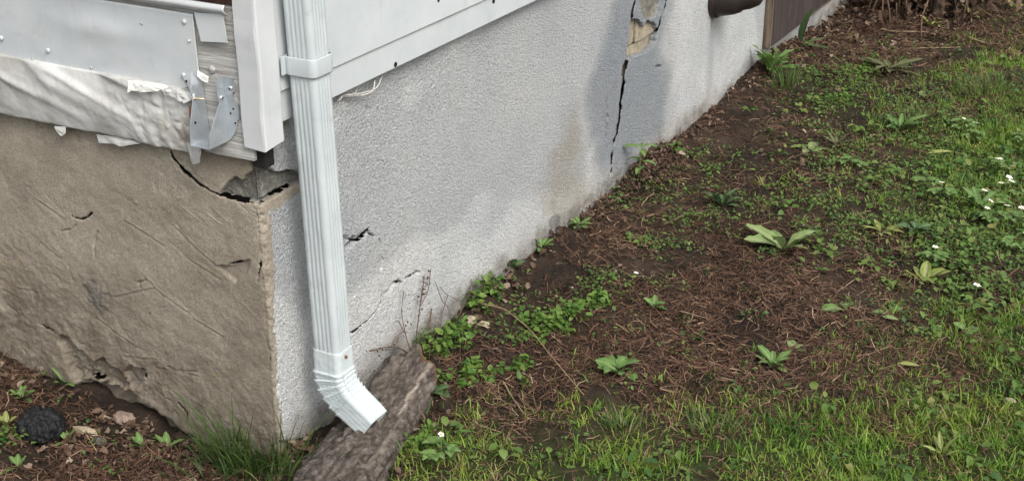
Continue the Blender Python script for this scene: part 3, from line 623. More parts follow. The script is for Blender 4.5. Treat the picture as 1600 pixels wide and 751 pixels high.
for px, py in ((221, 37), (142, 106), (50, 92), (110, 105), (292, 136)): dome('nail_hole', px, py, YF-0.0016, 0.0024, M['fastener'], fl, flo, 0.0012)

# ------------------------------------------------------------------ torn white membrane
mb = thing('torn_membrane', 'wrinkled white plastic membrane hanging torn below the metal flashing', 'membrane', (-0.3, -0.02, 0.61))
mo = (0.3, 0.02, -0.61)
mzt = fzb+0.012; mx1 = WY(306, 190, -0.024)[0]
def mbot(x):
    zb2 = WY(150, 209, -0.024)[1]
    z = zb2 + 0.004*fbm(x*6, x*0, 51, 3) + 0.0025*vnoise(x*60, x*0, 52)
    return z
def mfold(X_, V_, Z_):
    u = X_*0.55+Z_; g = 0.004+0.010*np.sin(np.clip(V_, 0, 1)*math.pi)**0.8*(0.6+0.4*vnoise(X_*4, X_*0, 53)*2)
    g = g + 0.0085*np.exp(-((fbm(u*13-X_*3, X_*3.2, 54, 2))/0.13)**2)*sstep(-0.12, -0.35, X_)*V_*1.2
    wr = sstep(-0.42, -0.16, X_)
    g = g + wr*(0.010*np.abs(fbm(X_*15+Z_*9, Z_*17, 55, 3)) + 0.005*np.abs(fbm(X_*40, Z_*44, 56, 3))) + 0.002*fbm(X_*26, Z_*26, 57, 3)
    return np.where(V_ > 0.94, -0.0035, g)
def mtail(X_, V_):
    e = sstep(mx1-0.03, mx1, X_); return X_ + e*(0.014*fbm(V_*9, V_*0, 58, 3) + 0.010*(0.5-V_)*0.6)
sheet('membrane_sheet', -4.0, mx1, lambda x: mzt+0*x, mbot, -0.0165, 400, 60, mfold, mb, M['memb'], mo, 0.0011,
      lambda X_, V_: np.clip(sstep(-0.33, -0.12, X_)*(0.35+1.0*fbm(X_*9, V_*3, 59, 3)) + 0.8*sstep(mx1-0.035, mx1, X_) + 0.5*sstep(0.06, 0, V_), 0, 1), mtail)
def flap(nm, pts, y0, curl=0.006, m='memb', n=1):
    P = [WY(a, b, y0) for a, b in pts]
    bm = bmesh.new(); vs = [bm.verts.new((a, y0, b)) for a, b in P]; f = bm.faces.new(vs)
    bmesh.ops.triangulate(bm, faces=[f]); bmesh.ops.subdivide_edges(bm, edges=list(bm.edges), cuts=3, use_grid_fill=True)
    zc = max(p[1] for p in P)
    for v in bm.verts: v.co.y -= curl*(0.4+2*abs(float(vnoise(v.co.x*90, v.co.z*90, 7)))) * min(1, abs(v.co.z-zc)/0.01+0.3)
    r_ = bmesh.ops.solidify(bm, geom=list(bm.faces), thickness=0.0012)
    o = obj(nm, bm_mesh(nm, bm), M[m], mb, mo); return o
o1 = lambda pts: [(a/2.8875, b/2.8875) for a, b in pts]
flap('torn_flap', o1([(583, 362), (640, 364), (745, 382), (765, 392), (715, 408), (640, 412), (605, 405), (588, 415), (600, 392)]), -0.036, 0.006, 'white')
flap('torn_flap', o1([(735, 400), (800, 395), (880, 418), (893, 440), (840, 462), (800, 440), (755, 425)]), -0.036, 0.007, 'memb')
flap('torn_flap', o1([(250, 568), (298, 572), (300, 600), (285, 612), (268, 600)]), -0.020, 0.003, 'memb')
flap('torn_flap', o1([(440, 605), (560, 618), (640, 645), (545, 658), (530, 648), (452, 642)]), -0.016, 0.003, 'memb')
flap('torn_flap', o1([(845, 640), (912, 640), (912, 700), (905, 730), (895, 712), (888, 738), (872, 738), (882, 708), (860, 690)]), -0.030, 0.004, 'memb')
flap('torn_flap', o1([(895, 318), (945, 345), (942, 372), (915, 362), (898, 340)]), -0.024, 0.004, 'white')
x_, z_ = WY(300, 165, -0.032); x2, z2 = WY(302, 190, -0.032)
obj('rusty_nail', tube_me('rusty_nail', [(x_, -0.036, z_), ((x_+x2)/2, -0.038, (z_+z2)/2), (x2, -0.036, z2)], 0.0024, 6), M['rust'], mb, mo)

# ------------------------------------------------------------------ joist hanger
YH = -0.0155
xr, zt = WY(348, 119, YH); zbm = WY(357, 219, YH)[1]; xr = WY(353, 170, YH)[0]
jh = thing('joist_hanger', 'bent galvanised steel joist hanger screwed to bare timber beside the corner post', 'joist hanger', (xr, YH, zbm))
Wd, Dp = 0.042, 0.055
def jpl(nm, pts, ext): return obj(nm, slab_me(nm, pts, ext), M['galv'], jh)
hh = zt-zbm
jpl('side_plate', [(0, 0, 0), (0, -Dp, 0.0), (0.001, -Dp, 0.02), (0.0015, -Dp*0.72, hh*0.38), (0.001, -Dp*0.34, hh*0.62), (0, -Dp*0.42, hh*0.80), (0, -Dp*0.38, hh*0.96), (0, 0, hh)], (0.0014, 0, 0))
jpl('side_plate', [(-Wd, 0, 0), (-Wd, -Dp, 0.0), (-Wd-0.003, -Dp*0.86, hh*0.3), (-Wd-0.008, -Dp*0.50, hh*0.66), (-Wd-0.012, -Dp*0.55, hh*0.80), (-Wd-0.016, -Dp*0.75, hh*1.0), (-Wd-0.016, -Dp*0.30, hh*1.05), (-Wd-0.008, 0, hh*0.92)], (-0.0014, 0, 0))
jpl('seat_plate', [(0.0, 0.0, 0.0), (0.0, -Dp, 0.0), (-Wd, -Dp, 0.0), (-Wd, 0.0, 0.0)], (0, 0, -0.0014))
fr = [(0.0015, 0, hh), (0.024, 0, hh), (0.026, 0, hh*0.80), (0.0185, 0, hh*0.77), (0.018, 0, hh*0.64), (0.030, 0, hh*0.61), (0.030, 0, hh*0.38), (0.024, 0, hh*0.34), (0.022, 0, hh*0.20), (0.006, 0, hh*0.02), (0.0015, 0, 0.0)]
jpl('flange', fr, (0, -0.0014, 0))
def jdot(nm, dx, dy, dz, rr, m, hgt=0.002, axis_='y'):
    a = (dx, dy, dz); b = (dx, dy-hgt, dz) if axis_ == 'y' else (dx+hgt, dy, dz)
    return obj(nm, tube_me(nm, [a, b], [rr, rr*0.9], 10), M[m], jh)
jdot('screw_head', 0.016, -0.0012, hh*0.84, 0.0042, 'fastener', 0.003); jdot('screw_socket', 0.016, -0.0042, hh*0.84, 0.0017, 'void', 0.0006)
jdot('screw_head', 0.0016, -Dp*0.22, hh*0.70, 0.0046, 'fastener', 0.003, 'x'); jdot('screw_socket', 0.0046, -Dp*0.22, hh*0.70, 0.0018, 'void', 0.0006, 'x')
for dx, f in ((0.018, 0.52), (0.020, 0.30), (0.011, 0.44)): jdot('screw_hole', dx, -0.0013, hh*f, 0.0022, 'void', 0.0005)
for dy, f in ((0.55, 0.30), (0.35, 0.42)): jdot('screw_hole', 0.0015, -Dp*dy, hh*f, 0.0028, 'void', 0.0005, 'x')
for dy, f, dxx in ((0.62, 0.30, -0.003), (0.62, 0.93, -0.014)): jdot('screw_hole', -Wd+dxx, -Dp*dy, hh*f, 0.0026, 'void', 0.0006, 'x')
obj('loose_screw', tube_me('loose_screw', [(-Wd-0.012, -Dp*0.5, hh*0.655), (-Wd+0.014, -Dp*0.42, hh*0.665)], [0.0021, 0.0018], 7), M['brass'], jh)

# ------------------------------------------------------------------ downspout
DX0, DY0, DW, DD = 0.047, 0.066, 0.056, 0.060          # back corner near the post, width along y, depth along x
cxd, cyd = DX0+DD/2, DY0+DW/2
def spout_section(grow=0.0, flute=0.0016):
    """closed rounded rectangle with pressed flutes, in (x out of wall, y along wall)"""
    hx, hy, rr = DD/2+grow, DW/2+grow, 0.011; pts = []
    def side(p, q_, nrm, nfl):
        p = np.array(p); q_ = np.array(q_); nrm = np.array(nrm); L = np.linalg.norm(q_-p); m = 26
        for t in np.linspace(0, 1, m, endpoint=False):
            f = 0.0
            if flute:
                u = t*nfl
                f = -flute*(0.5-0.5*math.cos(2*math.pi*u))**1.5*(1.0 if nfl else 0)
            pts.append(p+(q_-p)*t+nrm*f)
    def corner(c, a0, a1):
        for a in np.linspace(a0, a1, 6, endpoint=False): pts.append(np.array(c)+rr*np.array([math.cos(a), math.sin(a)]))
    P = math.pi
    side((-hx+rr, -hy), (hx-rr, -hy), (0, -1), 4); corner((hx-rr, -hy+rr), -P/2, 0)
    side((hx, -hy+rr), (hx, hy-rr), (1, 0), 4); corner((hx-rr, hy-rr), 0, P/2)
    side((hx-rr, hy), (-hx+rr, hy), (0, 1), 4); corner((-hx+rr, hy-rr), P/2, P)
    side((-hx, hy-rr), (-hx, -hy+rr), (-1, 0), 4); corner((-hx+rr, -hy+rr), P, 1.5*P)
    return np.array(pts)
ds = thing('downspout', 'fluted pale grey metal downspout with crimped elbow above the log', 'downspout', (cxd, cyd, 0.05))
dso = (-cxd, -cyd, -0.05)
def lean_y(z): return 0.024*min(max((z-0.2)/0.7, 0.0), 1.1)      # the pipe is a little out of plumb
def sweep(name, sec, path, tang, scale=None, m=None, th=None, jitter=0.0, seed=0):
    """section swept along a path in the x-z plane; tang = bend angle from straight down"""
    n = len(path); k = len(sec); V = np.zeros((k, n, 3)); scale = np.ones(n) if scale is None else scale
    for i, ((px_, pz_), a) in enumerate(zip(path, tang)):
        ux, uz = math.cos(a), math.sin(a)
        V[:, i, 0] = px_+sec[:, 0]*scale[i]*ux; V[:, i, 1] = cyd+sec[:, 1]*scale[i]-lean_y(pz_); V[:, i, 2] = pz_+sec[:, 0]*scale[i]*uz
    if jitter:
        a = np.arange(k)*0.35; jj = np.arange(n)*0.5
        Nn = jitter*fbm(np.sin(2*np.pi*np.arange(k)/k)[:, None]*3+0*jj[None], jj[None]+2*np.cos(2*np.pi*np.arange(k)/k)[:, None], seed, 3); V[:, :, 1] += Nn; V[:, :, 2] += 0.5*Nn; V[:, :, 0] += 0.6*Nn
    me = np_mesh(name, V.reshape(-1, 3), [grid_faces(k, n, True)[:, ::-1]])
    o = obj(name, me, m, ds, dso)
    md = o.modifiers.new('thickness', 'SOLIDIFY'); md.thickness = 0.0012; md.offset = -1
    return o
ZE = 0.205                                             # joint where the elbow sleeve begins
zz = np.linspace(2.6, ZE-0.02, 160); lean = (zz-ZE)*0.010
sweep('pipe', spout_section(0, 0.0012), [(cxd+l_*0, z_) for z_, l_ in zip(zz, lean)], [0]*160, None, M['spout'], jitter=0.0009, seed=5)
sl_z = np.linspace(ZE, 0.156, 14); secE = spout_section(0.0018, 0.0003)
th_end = math.radians(55); rb = 0.082; path = [(cxd, z_) for z_ in sl_z]; tang = [0.0]*14; scl = [1.0]*14
nb = 100
for i in range(1, nb+1):
    a = th_end*i/nb; path.append((cxd+rb*(1-math.cos(a)), 0.156-rb*math.sin(a))); tang.append(a)
    ph = (i/nb*5.0) % 1.0; scl.append(1.0+0.125*(1-ph)**1.3*(1-0.2*i/nb)-0.012)
px_, pz_ = path[-1]
for i in range(1, 20):
    L = 0.068*i/19; path.append((px_+L*math.sin(th_end), pz_-L*math.cos(th_end))); tang.append(th_end); scl.append(1.0+0.03*math.exp(-i/1.6)-0.05*(i/19)**2+0.0)
el = sweep('elbow', secE, path, tang, np.array(scl), M['elbow'], jitter=0.0010, seed=9)
# seam running down the sleeve and elbow, sleeve screw
seam = []; hx_, hy_ = DD/2+0.002, DW/2+0.002
for (a, b), t_, s_ in list(zip(path, tang, scl))[::3]:
    seam.append((a+(hx_*s_)*math.cos(t_)*0.985, cyd-hy_*s_*0.55, b+(hx_*s_)*math.sin(t_)*0.985))
obj('seam', tube_me('seam', seam, 0.0016, 6), M['spout'], ds, dso)
obj('sleeve_screw', tube_me('sleeve_screw', [(cxd+hx_-0.001, cyd-0.004, 0.190), (cxd+hx_+0.004, cyd-0.004, 0.190)], [0.0036, 0.003], 10), M['rust'], ds, dso)
# strap round the pipe, ends turned on to the wall
zs_ = WX(478, 101, cxd)[1]
def strap():
    sec = spout_section(0.0024, 0.0); n = len(sec); hgt = 0.017
    V = []
    for dz, g in ((-hgt, 1.0), (-hgt+0.002, 1.012), (hgt-0.002, 1.012), (hgt, 1.0)):
        V.append(np.stack([cxd+sec[:, 0]*g, cyd-lean_y(zs_)+sec[:, 1]*g, np.full(n, zs_+dz)], -1))
    V = np.stack(V, 1); return np_mesh('strap', V.reshape(-1, 3), [grid_faces(n, 4, True)[:, ::-1]])
st_o = obj('strap', strap(), M['spout'], ds, dso); md = st_o.modifiers.new('thickness', 'SOLIDIFY'); md.thickness = 0.0015
for sgn in (-1, 1):
    yy = cyd-lean_y(zs_)+sgn*(DW/2+0.004)
    obj('strap_tab', box_me('strap_tab', 0.044, 0.0475, yy-0.008, yy+0.008, zs_-0.017, zs_+0.017, 0.0006), M['spout'], ds, dso)

# ------------------------------------------------------------------ loose wires under the skirt board
wr = thing('loose_wires', 'thin pale frayed wires poking out under the siding beside the downspout', 'wires', (0.03, 0.25, zb-0.02))
w0 = np.array([0.03, 0.25, zb-0.02])
for pts, rr in (([(588, 126), (580, 143), (566, 151), (545, 152), (530, 156)], 0.0016), ([(600, 118), (586, 138), (570, 147), (548, 149), (532, 153)], 0.0014), ([(566, 149), (548, 147), (536, 150), (531, 170)], 0.0009), ([(560, 140), (552, 144), (548, 150)], 0.0008)):
    P = []
    for i, (a, b) in enumerate(pts):
        y_, z_ = WX(a, b, 0.022); P.append((0.018+0.010*math.sin(i*1.7), y_, z_))
    P = np.array(P); t_ = np.linspace(0, len(P)-1, 22); Q = np.stack([np.interp(t_, np.arange(len(P)), P[:, k]) for k in range(3)], -1)
    for _ in range(3): Q[1:-1] = (Q[:-2]+Q[1:-1]*2+Q[2:])/4
    obj('wire', tube_me('wire', Q-w0, rr, 6), M['wire'], wr)

# ------------------------------------------------------------------ log under the elbow
la = np.array([*(CAM+ray(492, 790)*((0.0-CAM[2])/ray(492, 790)[2]))[:2], -0.030]); lb = np.array([*(CAM+ray(652, 570)*((0.0-CAM[2])/ray(652, 570)[2]))[:2], -0.012])
def log_me():
    n, k = 150, 110; t = np.linspace(0, 1, n); ax = lb-la; L = np.linalg.norm(ax); T = ax/L; Nx = np.cross(T, [0, 0, 1.0]); Nx /= np.linalg.norm(Nx); B = np.cross(Nx, T)
    a = np.linspace(0, 2*np.pi, k, endpoint=False); TT, AA = np.meshgrid(t, a, indexing='xy')
    u = TT*L
    R_ = 0.070+0.004*np.sin(TT*5+1) + 0.014*fbm(np.cos(AA)*1.2+4, u*4+np.sin(AA)*1.2, 3, 3)
    plate = fbm(AA*4.5+u*3, u*34, 12, 5, 0.65); R_ = R_ + 0.009*plate - 0.010*sstep(0.10, 0.0, np.abs(vnoise(AA*3.4+0.3*vnoise(u*20, AA, 5), u*9, 14)))
    bare = sstep(0.05, 0.22, fbm(AA*1.8+9, u*7, 16, 3)-0.05)*sstep(0.55, 0.9, TT)
    up_ = np.sin(AA)
    b1 = sstep(0.10, 0.04, np.abs(AA-(0.72+0.5*(TT-0.7))+0.10*vnoise(u*30, AA*0, 18)))*sstep(0.55, 0.62, TT)*sstep(0.99, 0.9, TT)
    b2 = sstep(0.10, 0.03, np.abs(AA-(0.55+0.35*(0.5-TT))+0.12*vnoise(u*26, AA*0, 19)))*sstep(0.18, 0.25, TT)*sstep(0.62, 0.52, TT)
    bare = np.clip(np.maximum(0.25*bare, np.maximum(0.8*b1, 0.4*b2)), 0, 1); R_ = R_ - 0.006*bare
    rot = 0.8*sstep(0.93, 0.99, TT+0.05*vnoise(AA*5, u*0, 22))*sstep(0.9, 0.4, np.abs(AA-0.7))
    endr = 0.05*fbm(np.cos(AA)*2, np.sin(AA)*2, 24, 3)
    tt = TT+endr*sstep(0.6, 1, TT)/L*0.8
    R_ *= np.where(TT > 0.93, 1-0.30*((TT-0.93)/0.07)**2, 1)
    P = la+tt[..., None]*ax + R_[..., None]*(np.cos(AA)[..., None]*Nx+np.sin(AA)[..., None]*B)
    V = P.reshape(-1, 3); F_ = grid_faces(k, n, True)[:, ::-1]
    ends = np.stack([la, lb+T*0.004]); m0 = len(V); i = np.arange(k)
    c0 = np.stack([np.full(k, m0), i*n, ((i+1) % k)*n], -1); c1 = np.stack([np.full(k, m0+1), ((i+1) % k)*n+n-1, i*n+n-1], -1)
    return np_mesh('log', np.concatenate([V, ends])-la, [F_, c0, c1], dict(bare=np.concatenate([bare.ravel(), [1, 1]]), rot=np.concatenate([rot.ravel(), [0, 0.4]])))
lg = tag(obj('log', log_me(), M['bark'], None, la), 'old grey-brown log with peeling bark lying along the wall under the downspout elbow', 'log')

# ------------------------------------------------------------------ pipe stub and board far along the wall
py0, pz0 = WX(1124, 27, 0.02)
pp = thing('pipe_stub', 'dark brown rounded pipe stub projecting from the stucco wall', 'pipe', (0, py0, pz0+0.062))
def lathe_x(name, prof, seg=28, tilt=0.0):
    pts = np.array([(x_*math.cos(tilt), 0, x_*math.sin(tilt)) for x_, _ in prof]); return tube_me(name, pts, [r_ for _, r_ in prof], seg)
obj('collar', lathe_x('collar', [(-0.02, 0.064), (0.012, 0.066), (0.018, 0.064), (0.02, 0.06)]), M['pipe'], pp)
obj('pipe_body', lathe_x('pipe_body', [(0.0, 0.060), (0.02, 0.062), (0.06, 0.061), (0.085, 0.056), (0.09, 0.050), (0.12, 0.048), (0.15, 0.040), (0.165, 0.025), (0.17, 0.008)], 28, 0.22), M['pipe'], pp)

by0, bz0 = WX(1203, 75, 0.032); bys = WX(1260, 34, 0.032)[0]; by1 = 4.6
cb = thing('cover_board', 'dark brown wooden boards covering an opening low in the stucco wall', 'board', (0, by0, bz0))
obj('board', box_me('board', 0.004, 0.032, 0.0075, bys-by0-0.002, 0.0, 0.70, 0.002), M['brownwood'], cb)
obj('board', box_me('board', 0.004, 0.028, bys-by0+0.002, by1-by0, 0.006, 0.70, 0.002), M['brownwood'], cb)
obj('edge_strip', box_me('edge_strip', 0.002, 0.0335, 0.0, 0.006, -0.004, 0.70, 0.002), M['edgewood'], cb)
obj('bottom_strip', box_me('bottom_strip', 0.0, 0.020, 0.02, by1-by0, -0.012, -0.0015, 0.002), M['edgewood'], cb)

# ------------------------------------------------------------------ loose things on the ground
def lump(name, rad, sq, seed, m, p, label, cat, rough=0.35, rz=0.0, freq=2.2):
    bm = bmesh.new(); bmesh.ops.create_icosphere(bm, subdivisions=5, radius=1.0)
    C_ = np.array([v.co[:] for v in bm.verts])
    nn = fbm(C_[:, 0]*freq+C_[:, 2]*1.3, C_[:, 1]*freq-C_[:, 2]*1.7, seed, 5, 0.55)
    for v, k_ in zip(bm.verts, nn): v.co = Vector((v.co.x*sq[0], v.co.y*sq[1], v.co.z*sq[2]))*rad*(1+rough*k_)
    o = obj(name, bm_mesh(name, bm, True), m, None, (p[0], p[1], p[2]+rad*sq[2]*0.55), (0, 0, rz)); return tag(o, label, cat)
lump('charred_lump', 0.041, (1.05, 0.95, 0.80), 4, M['coal'], G(66, 676, False), 'black charred wrinkled lump lying on dead leaves by the tan wall', 'lump', 0.42, 0.4, 6.5)
lump('stone', 0.026, (1.1, 0.42, 0.40), 8, M['stone'], G(134, 678, False), 'long flat buff stone chip on the leaf litter right of the black lump', 'stone', 0.45, 0.1)
lump('stone', 0.014, (1.2, 0.8, 0.6), 9, m_flat('grey_stone', (0.12, 0.115, 0.11), 0.9), G(155, 692, False), 'small dark grey stone just below the buff stone chip', 'stone', 0.4)
lump('stone', 0.008, (1.0, 0.8, 0.9), 10, M['white'], G(993, 430, False), 'tiny white pebble on dark bare soil in the middle of the bed', 'stone', 0.3)
lump('stone', 0.020, (1.3, 0.9, 0.5), 12, m_flat('pinkish_stone', (0.22, 0.16, 0.13), 0.9), G(193, 655, False), 'flat brownish stone at the crumbling foot of the tan wall', 'stone', 0.5)
lump('stone', 0.009, (1.3, 0.8, 0.6), 14, M['brick'], G(1578, 627, False), 'small reddish tan stone at the right edge of the grass', 'stone', 0.4)

def leaf_geo(L, W, n=7, fold=0.25, pitch=0.5, curl=0.9, tip=1.6, base=0.7, wav=0.0, seed=0, petiole=0.12, tooth=0.0):
    """leaf along +x: rows of 5, folded at the midrib, rising at pitch then curling over"""
    t = np.linspace(0, 1, n); ang = pitch - curl*t; dx = L/(n-1)
    cx = np.concatenate([[0], np.cumsum(np.cos(ang[:-1])*dx)]); cz = np.concatenate([[0], np.cumsum(np.sin(ang[:-1])*dx)])
    u = np.clip((t-petiole)/(1-petiole), 0, 1); wd = W/2*(np.sin(np.pi*u**base)**(1/tip*1.2)*(1-0.15*u)) + 0.03*W; wd[-1] = 0.0015
    g = np.random.default_rng(seed); V = []; rib = []
    for i in range(n):
        w_ = wd[i]*(1+(tooth if i % 2 else -tooth))
        for k_, s_ in enumerate((-1, -0.5, 0, 0.5, 1)):
            zoff = abs(s_)*w_*fold + (wav*W*g.normal() if abs(s_) == 1 else 0)
            V.append((cx[i]-math.sin(ang[i])*zoff, s_*w_, cz[i]+math.cos(ang[i])*zoff)); rib.append(1.0 if s_ == 0 else 0.0)
    return np.array(V), grid_faces(n, 5), np.array(rib)
def leaf_me(**kw):
    V, F_, rb_ = leaf_geo(**kw); return np_mesh('leaf', V, [F_], dict(rib=rb_))

def rosette(name, label, cat, p, n, L, W, mat, pitch=(0.3, 0.9), curl=0.9, seed=0, group=None, tip=2.1, base=0.75, wav=0.05, fold=0.3, n_seg=8, yaws=None, var=0.25, tooth=0.0):
    g = np.random.default_rng(seed); r_ = thing(name, label, cat, tuple(p), group)
    for i in range(n):
        ya = (i*2.39996+g.normal()*0.25) if yaws is None else yaws[i]
        s_ = 1+var*g.uniform(-1, 1)
        me = leaf_me(L=L*s_, W=W*s_, n=n_seg, fold=fold*g.uniform(0.5, 1.3), pitch=g.uniform(*pitch), curl=curl*g.uniform(0.6, 1.3), tip=tip, base=base, wav=wav, seed=seed*31+i, tooth=tooth)
        obj('leaf', me, M[mat], r_, (0.004*math.cos(ya), 0.004*math.sin(ya), 0.002+0.0015*i), (g.normal()*0.12, 0, ya))
    return r_
# right direction in the picture is yaw ~0.49, away from the camera ~2.06
R0 = YAW
rosette('broadleaf_weed', 'large pale green weed with upright broad leaves in the middle of the bed', 'weed', G(1224, 392), 7, 0.105, 0.046, 'l_pale', (0.3, 1.15), 0.5, 1, yaws=[R0+2.0, R0+0.35, R0+3.3, R0-1.3, R0-0.2, R0+2.6, R0-2.2], tip=1.5, base=0.85)
rosette('broadleaf_weed', 'yellow-green rosette weed with spread leaves on brown needles near the right edge', 'weed', G(1444, 444), 8, 0.068, 0.026, 'l_yel', (0.15, 0.9), 0.6, 2, yaws=[R0+3.0, R0+2.3, R0+1.7, R0+1.2, R0+0.1, R0-0.3, R0-1.5, R0+0.45], tip=1.7)
rosette('leafy_seedling', 'two-leaved bluish green seedling lying flat on brown needles', 'seedling', G(1322, 487), 4, 0.052, 0.036, 'l_mid', (0.1, 0.35), 0.5, 3, yaws=[R0+0.0, R0+2.2, R0+1.3, R0+3.3], base=0.75)
rosette('leafy_seedling', 'small green folded seedling leaf right of the two-leaved seedling', 'seedling', G(1386, 492), 2, 0.035, 0.024, 'l_mid', (0.1, 0.3), 0.3, 4, yaws=[R0+0.4, R0+2.8])
rosette('rosette_weed', 'crinkled light green rosette weed at the foot of the lawn edge', 'weed', G(964, 584), 10, 0.046, 0.026, 'l_mid', (0.1, 0.8), 0.6, 5, tip=3.2, base=1.0, wav=0.10, tooth=0.06)
rosette('rosette_weed', 'dark green many-leaved rosette weed among small seedlings in mid bed', 'weed', G(1130, 326), 14, 0.052, 0.017, 'l_dark', (0.1, 1.0), 0.7, 6, tip=1.8)
rosette('dock_weed', 'bright green upright leafy weed against the wall below the brown boards', 'weed', G(1203, 118), 26, 0.085, 0.022, 'l_mid', (0.5, 1.4), 0.8, 7, tip=1.5, wav=0.10, tooth=0.15)
rosette('rosette_weed', 'yellow-green strap-leaved rosette weed between the flowers and the pale broadleaf weed', 'weed', G(1376, 366), 9, 0.062, 0.016, 'l_yel', (0.2, 0.9), 0.7, 8)
rosette('rosette_weed', 'bluish dark green rosette weed just right of the strap-leaved one', 'weed', G(1428, 366), 9, 0.044, 0.017, 'l_dark', (0.1, 0.7), 0.6, 9)
rosette('rosette_weed', 'bright green low rosette weed where needles meet the lower lawn', 'weed', G(1206, 576), 11, 0.045, 0.018, 'l_mid', (0.3, 1.0), 0.7, 10, tip=2.6, base=0.9)
rosette('rosette_weed', 'dull olive sprawling rosette weed on dark soil below the shrub', 'weed', G(1388, 112), 10, 0.115, 0.030, 'l_olive', (0.1, 0.5), 0.5, 11)
rosette('leafy_seedling', 'small bright green seedling alone on dark soil left of centre', 'seedling', G(1022, 484), 9, 0.026, 0.013, 'l_mid', (0.3, 1.1), 0.6, 12)
rosette('broadleaf_weed', 'low grey-green flat weed below the shrub at the left of the green cover', 'weed', G(1262, 236), 6, 0.050, 0.026, 'l_pale', (0.05, 0.3), 0.3, 13)
rosette('rosette_weed', 'green strap-leaved tuft weed among mixed cover at upper right', 'weed', G(1405, 205), 10, 0.075, 0.020, 'l_mid', (0.4, 1.0), 0.7, 14)
rosette('rosette_weed', 'dark green strap-leaved weed beneath the cluster of white flowers', 'weed', G(1530, 330), 11, 0.070, 0.018, 'l_mid', (0.3, 1.0), 0.8, 15)
rosette('rosette_weed', 'brownish green spiky weed left of the grey-green flat weed', 'weed', G(1308, 232), 9, 0.055, 0.010, 'l_olive', (0.3, 1.0), 0.5, 16)
rosette('rosette_weed', 'yellowish weed in the lawn near the lower right corner', 'weed', G(1470, 715), 9, 0.042, 0.010, 'l_yel', (0.5, 1.2), 0.5, 17)
rosette('leafy_seedling', 'green clover-like seedling right of the pale fallen leaf', 'seedling', G(1452, 522), 6, 0.030, 0.020, 'l_mid', (0.2, 0.8), 0.6, 18)
rosette('leafy_seedling', 'round-leaved seedling beside the upright grass at far right of the needles', 'seedling', G(1510, 520), 6, 0.032, 0.024, 'l_mid', (0.2, 0.7), 0.6, 19)
rosette('leafy_seedling', 'dull green seedling above the lower lawn left of the bright rosette', 'seedling', G(1240, 548), 4, 0.026, 0.018, 'l_pale', (0.2, 0.7), 0.5, 20)
rosette('leafy_seedling', 'round bluish green leaves beside the log, lower cluster', 'seedling', G(676, 634), 6, 0.040, 0.032, 'l_dark', (0.2, 0.7), 0.5, 21)
rosette('leafy_seedling', 'small seedling in front of the log above the grass', 'seedling', G(630, 702), 8, 0.028, 0.015, 'l_mid', (0.2, 1.0), 0.5, 22)
rosette('dock_weed', 'small green weed at the foot of the cracked stucco near the grey patch', 'weed', G(905, 358), 10, 0.038, 0.014, 'l_mid', (0.3, 1.1), 0.7, 23)
rosette('dock_weed', 'small weed growing out of the wall foot left of the grey patch', 'weed', G(847, 390), 8, 0.035, 0.014, 'l_mid', (0.4, 1.2), 0.6, 24)
rosette('dock_weed', 'round-leaved sprig at the wall foot above the leafy clump', 'weed', G(800, 420), 6, 0.036, 0.022, 'l_dark', (0.5, 1.2), 0.5, 25)
for k, (px, py, lab) in enumerate([(36, 622, 'bright green sprout between the black lump and the tan wall'), (10, 668, 'yellow-green sprout at the left edge beside the black lump'), (70, 697, 'small green sprout just below the black lump'), (105, 692, 'green sprout with one flat leaf right of the black lump'),
                                   (28, 730, 'sprout with a single upright leaf at the lower left corner'), (222, 700, 'thin sprout on needles below the tan wall'), (262, 702, 'sprout on the needles left of the grass tuft'), (100, 600, 'dark green sprout against the crumbling foot of the tan wall')]):
    rosette('sprout', lab, 'seedling', G(px, py), 5 if k else 9, 0.030, 0.013, 'l_mid' if k != 1 else 'l_yel', (0.3, 1.2), 0.4, 40+k)
# tree seedling by the wide crack
sp = G(996, 280); ts = thing('tree_seedling', 'young seedling with toothed bright leaves growing against the wall below the wide crack', 'seedling', tuple(sp))
stem_p = np.array([(0, 0, -0.01), (0.004, 0.003, 0.03), (0.006, 0.0, 0.065), (0.010, 0.006, 0.10)])
obj('stem', tube_me('stem', stem_p, [0.0025, 0.0022, 0.002, 0.0015], 6), M['stem'], ts)
for i, (h, ya, L) in enumerate([(0.10, R0+3.0, 0.062), (0.102, R0+0.2, 0.055), (0.10, R0+1.6, 0.045), (0.095, R0-1.4, 0.05), (0.06, R0+2.6, 0.045), (0.055, R0-0.3, 0.052), (0.035, R0-1.9, 0.045), (0.03, R0+0.9, 0.04)]):
    obj('leaf', leaf_me(L=L, W=L*0.42, n=9, fold=0.3, pitch=0.35, curl=1.0, seed=300+i, wav=0.04, tooth=0.1), M['l_mid'], ts, (0.006, 0.002, h), (0, 0, ya))
# upright dark leaf by the boards
p = G(1250, 72); ul = thing('upright_leaf', 'single tall dark green leaf standing by the wall under the brown boards', 'weed', tuple(p))
for ya, L, W_, pi_ in ((R0+0.3, 0.16, 0.050, 1.45), (R0+0.0, 0.11, 0.022, 0.5), (R0-0.6, 0.13, 0.022, 0.25)):
    obj('leaf', leaf_me(L=L, W=W_, n=10, fold=0.35, pitch=pi_, curl=0.35, seed=int(L*1000)), M['l_dark'], ul, (0, 0, 0), (0, 0, ya))
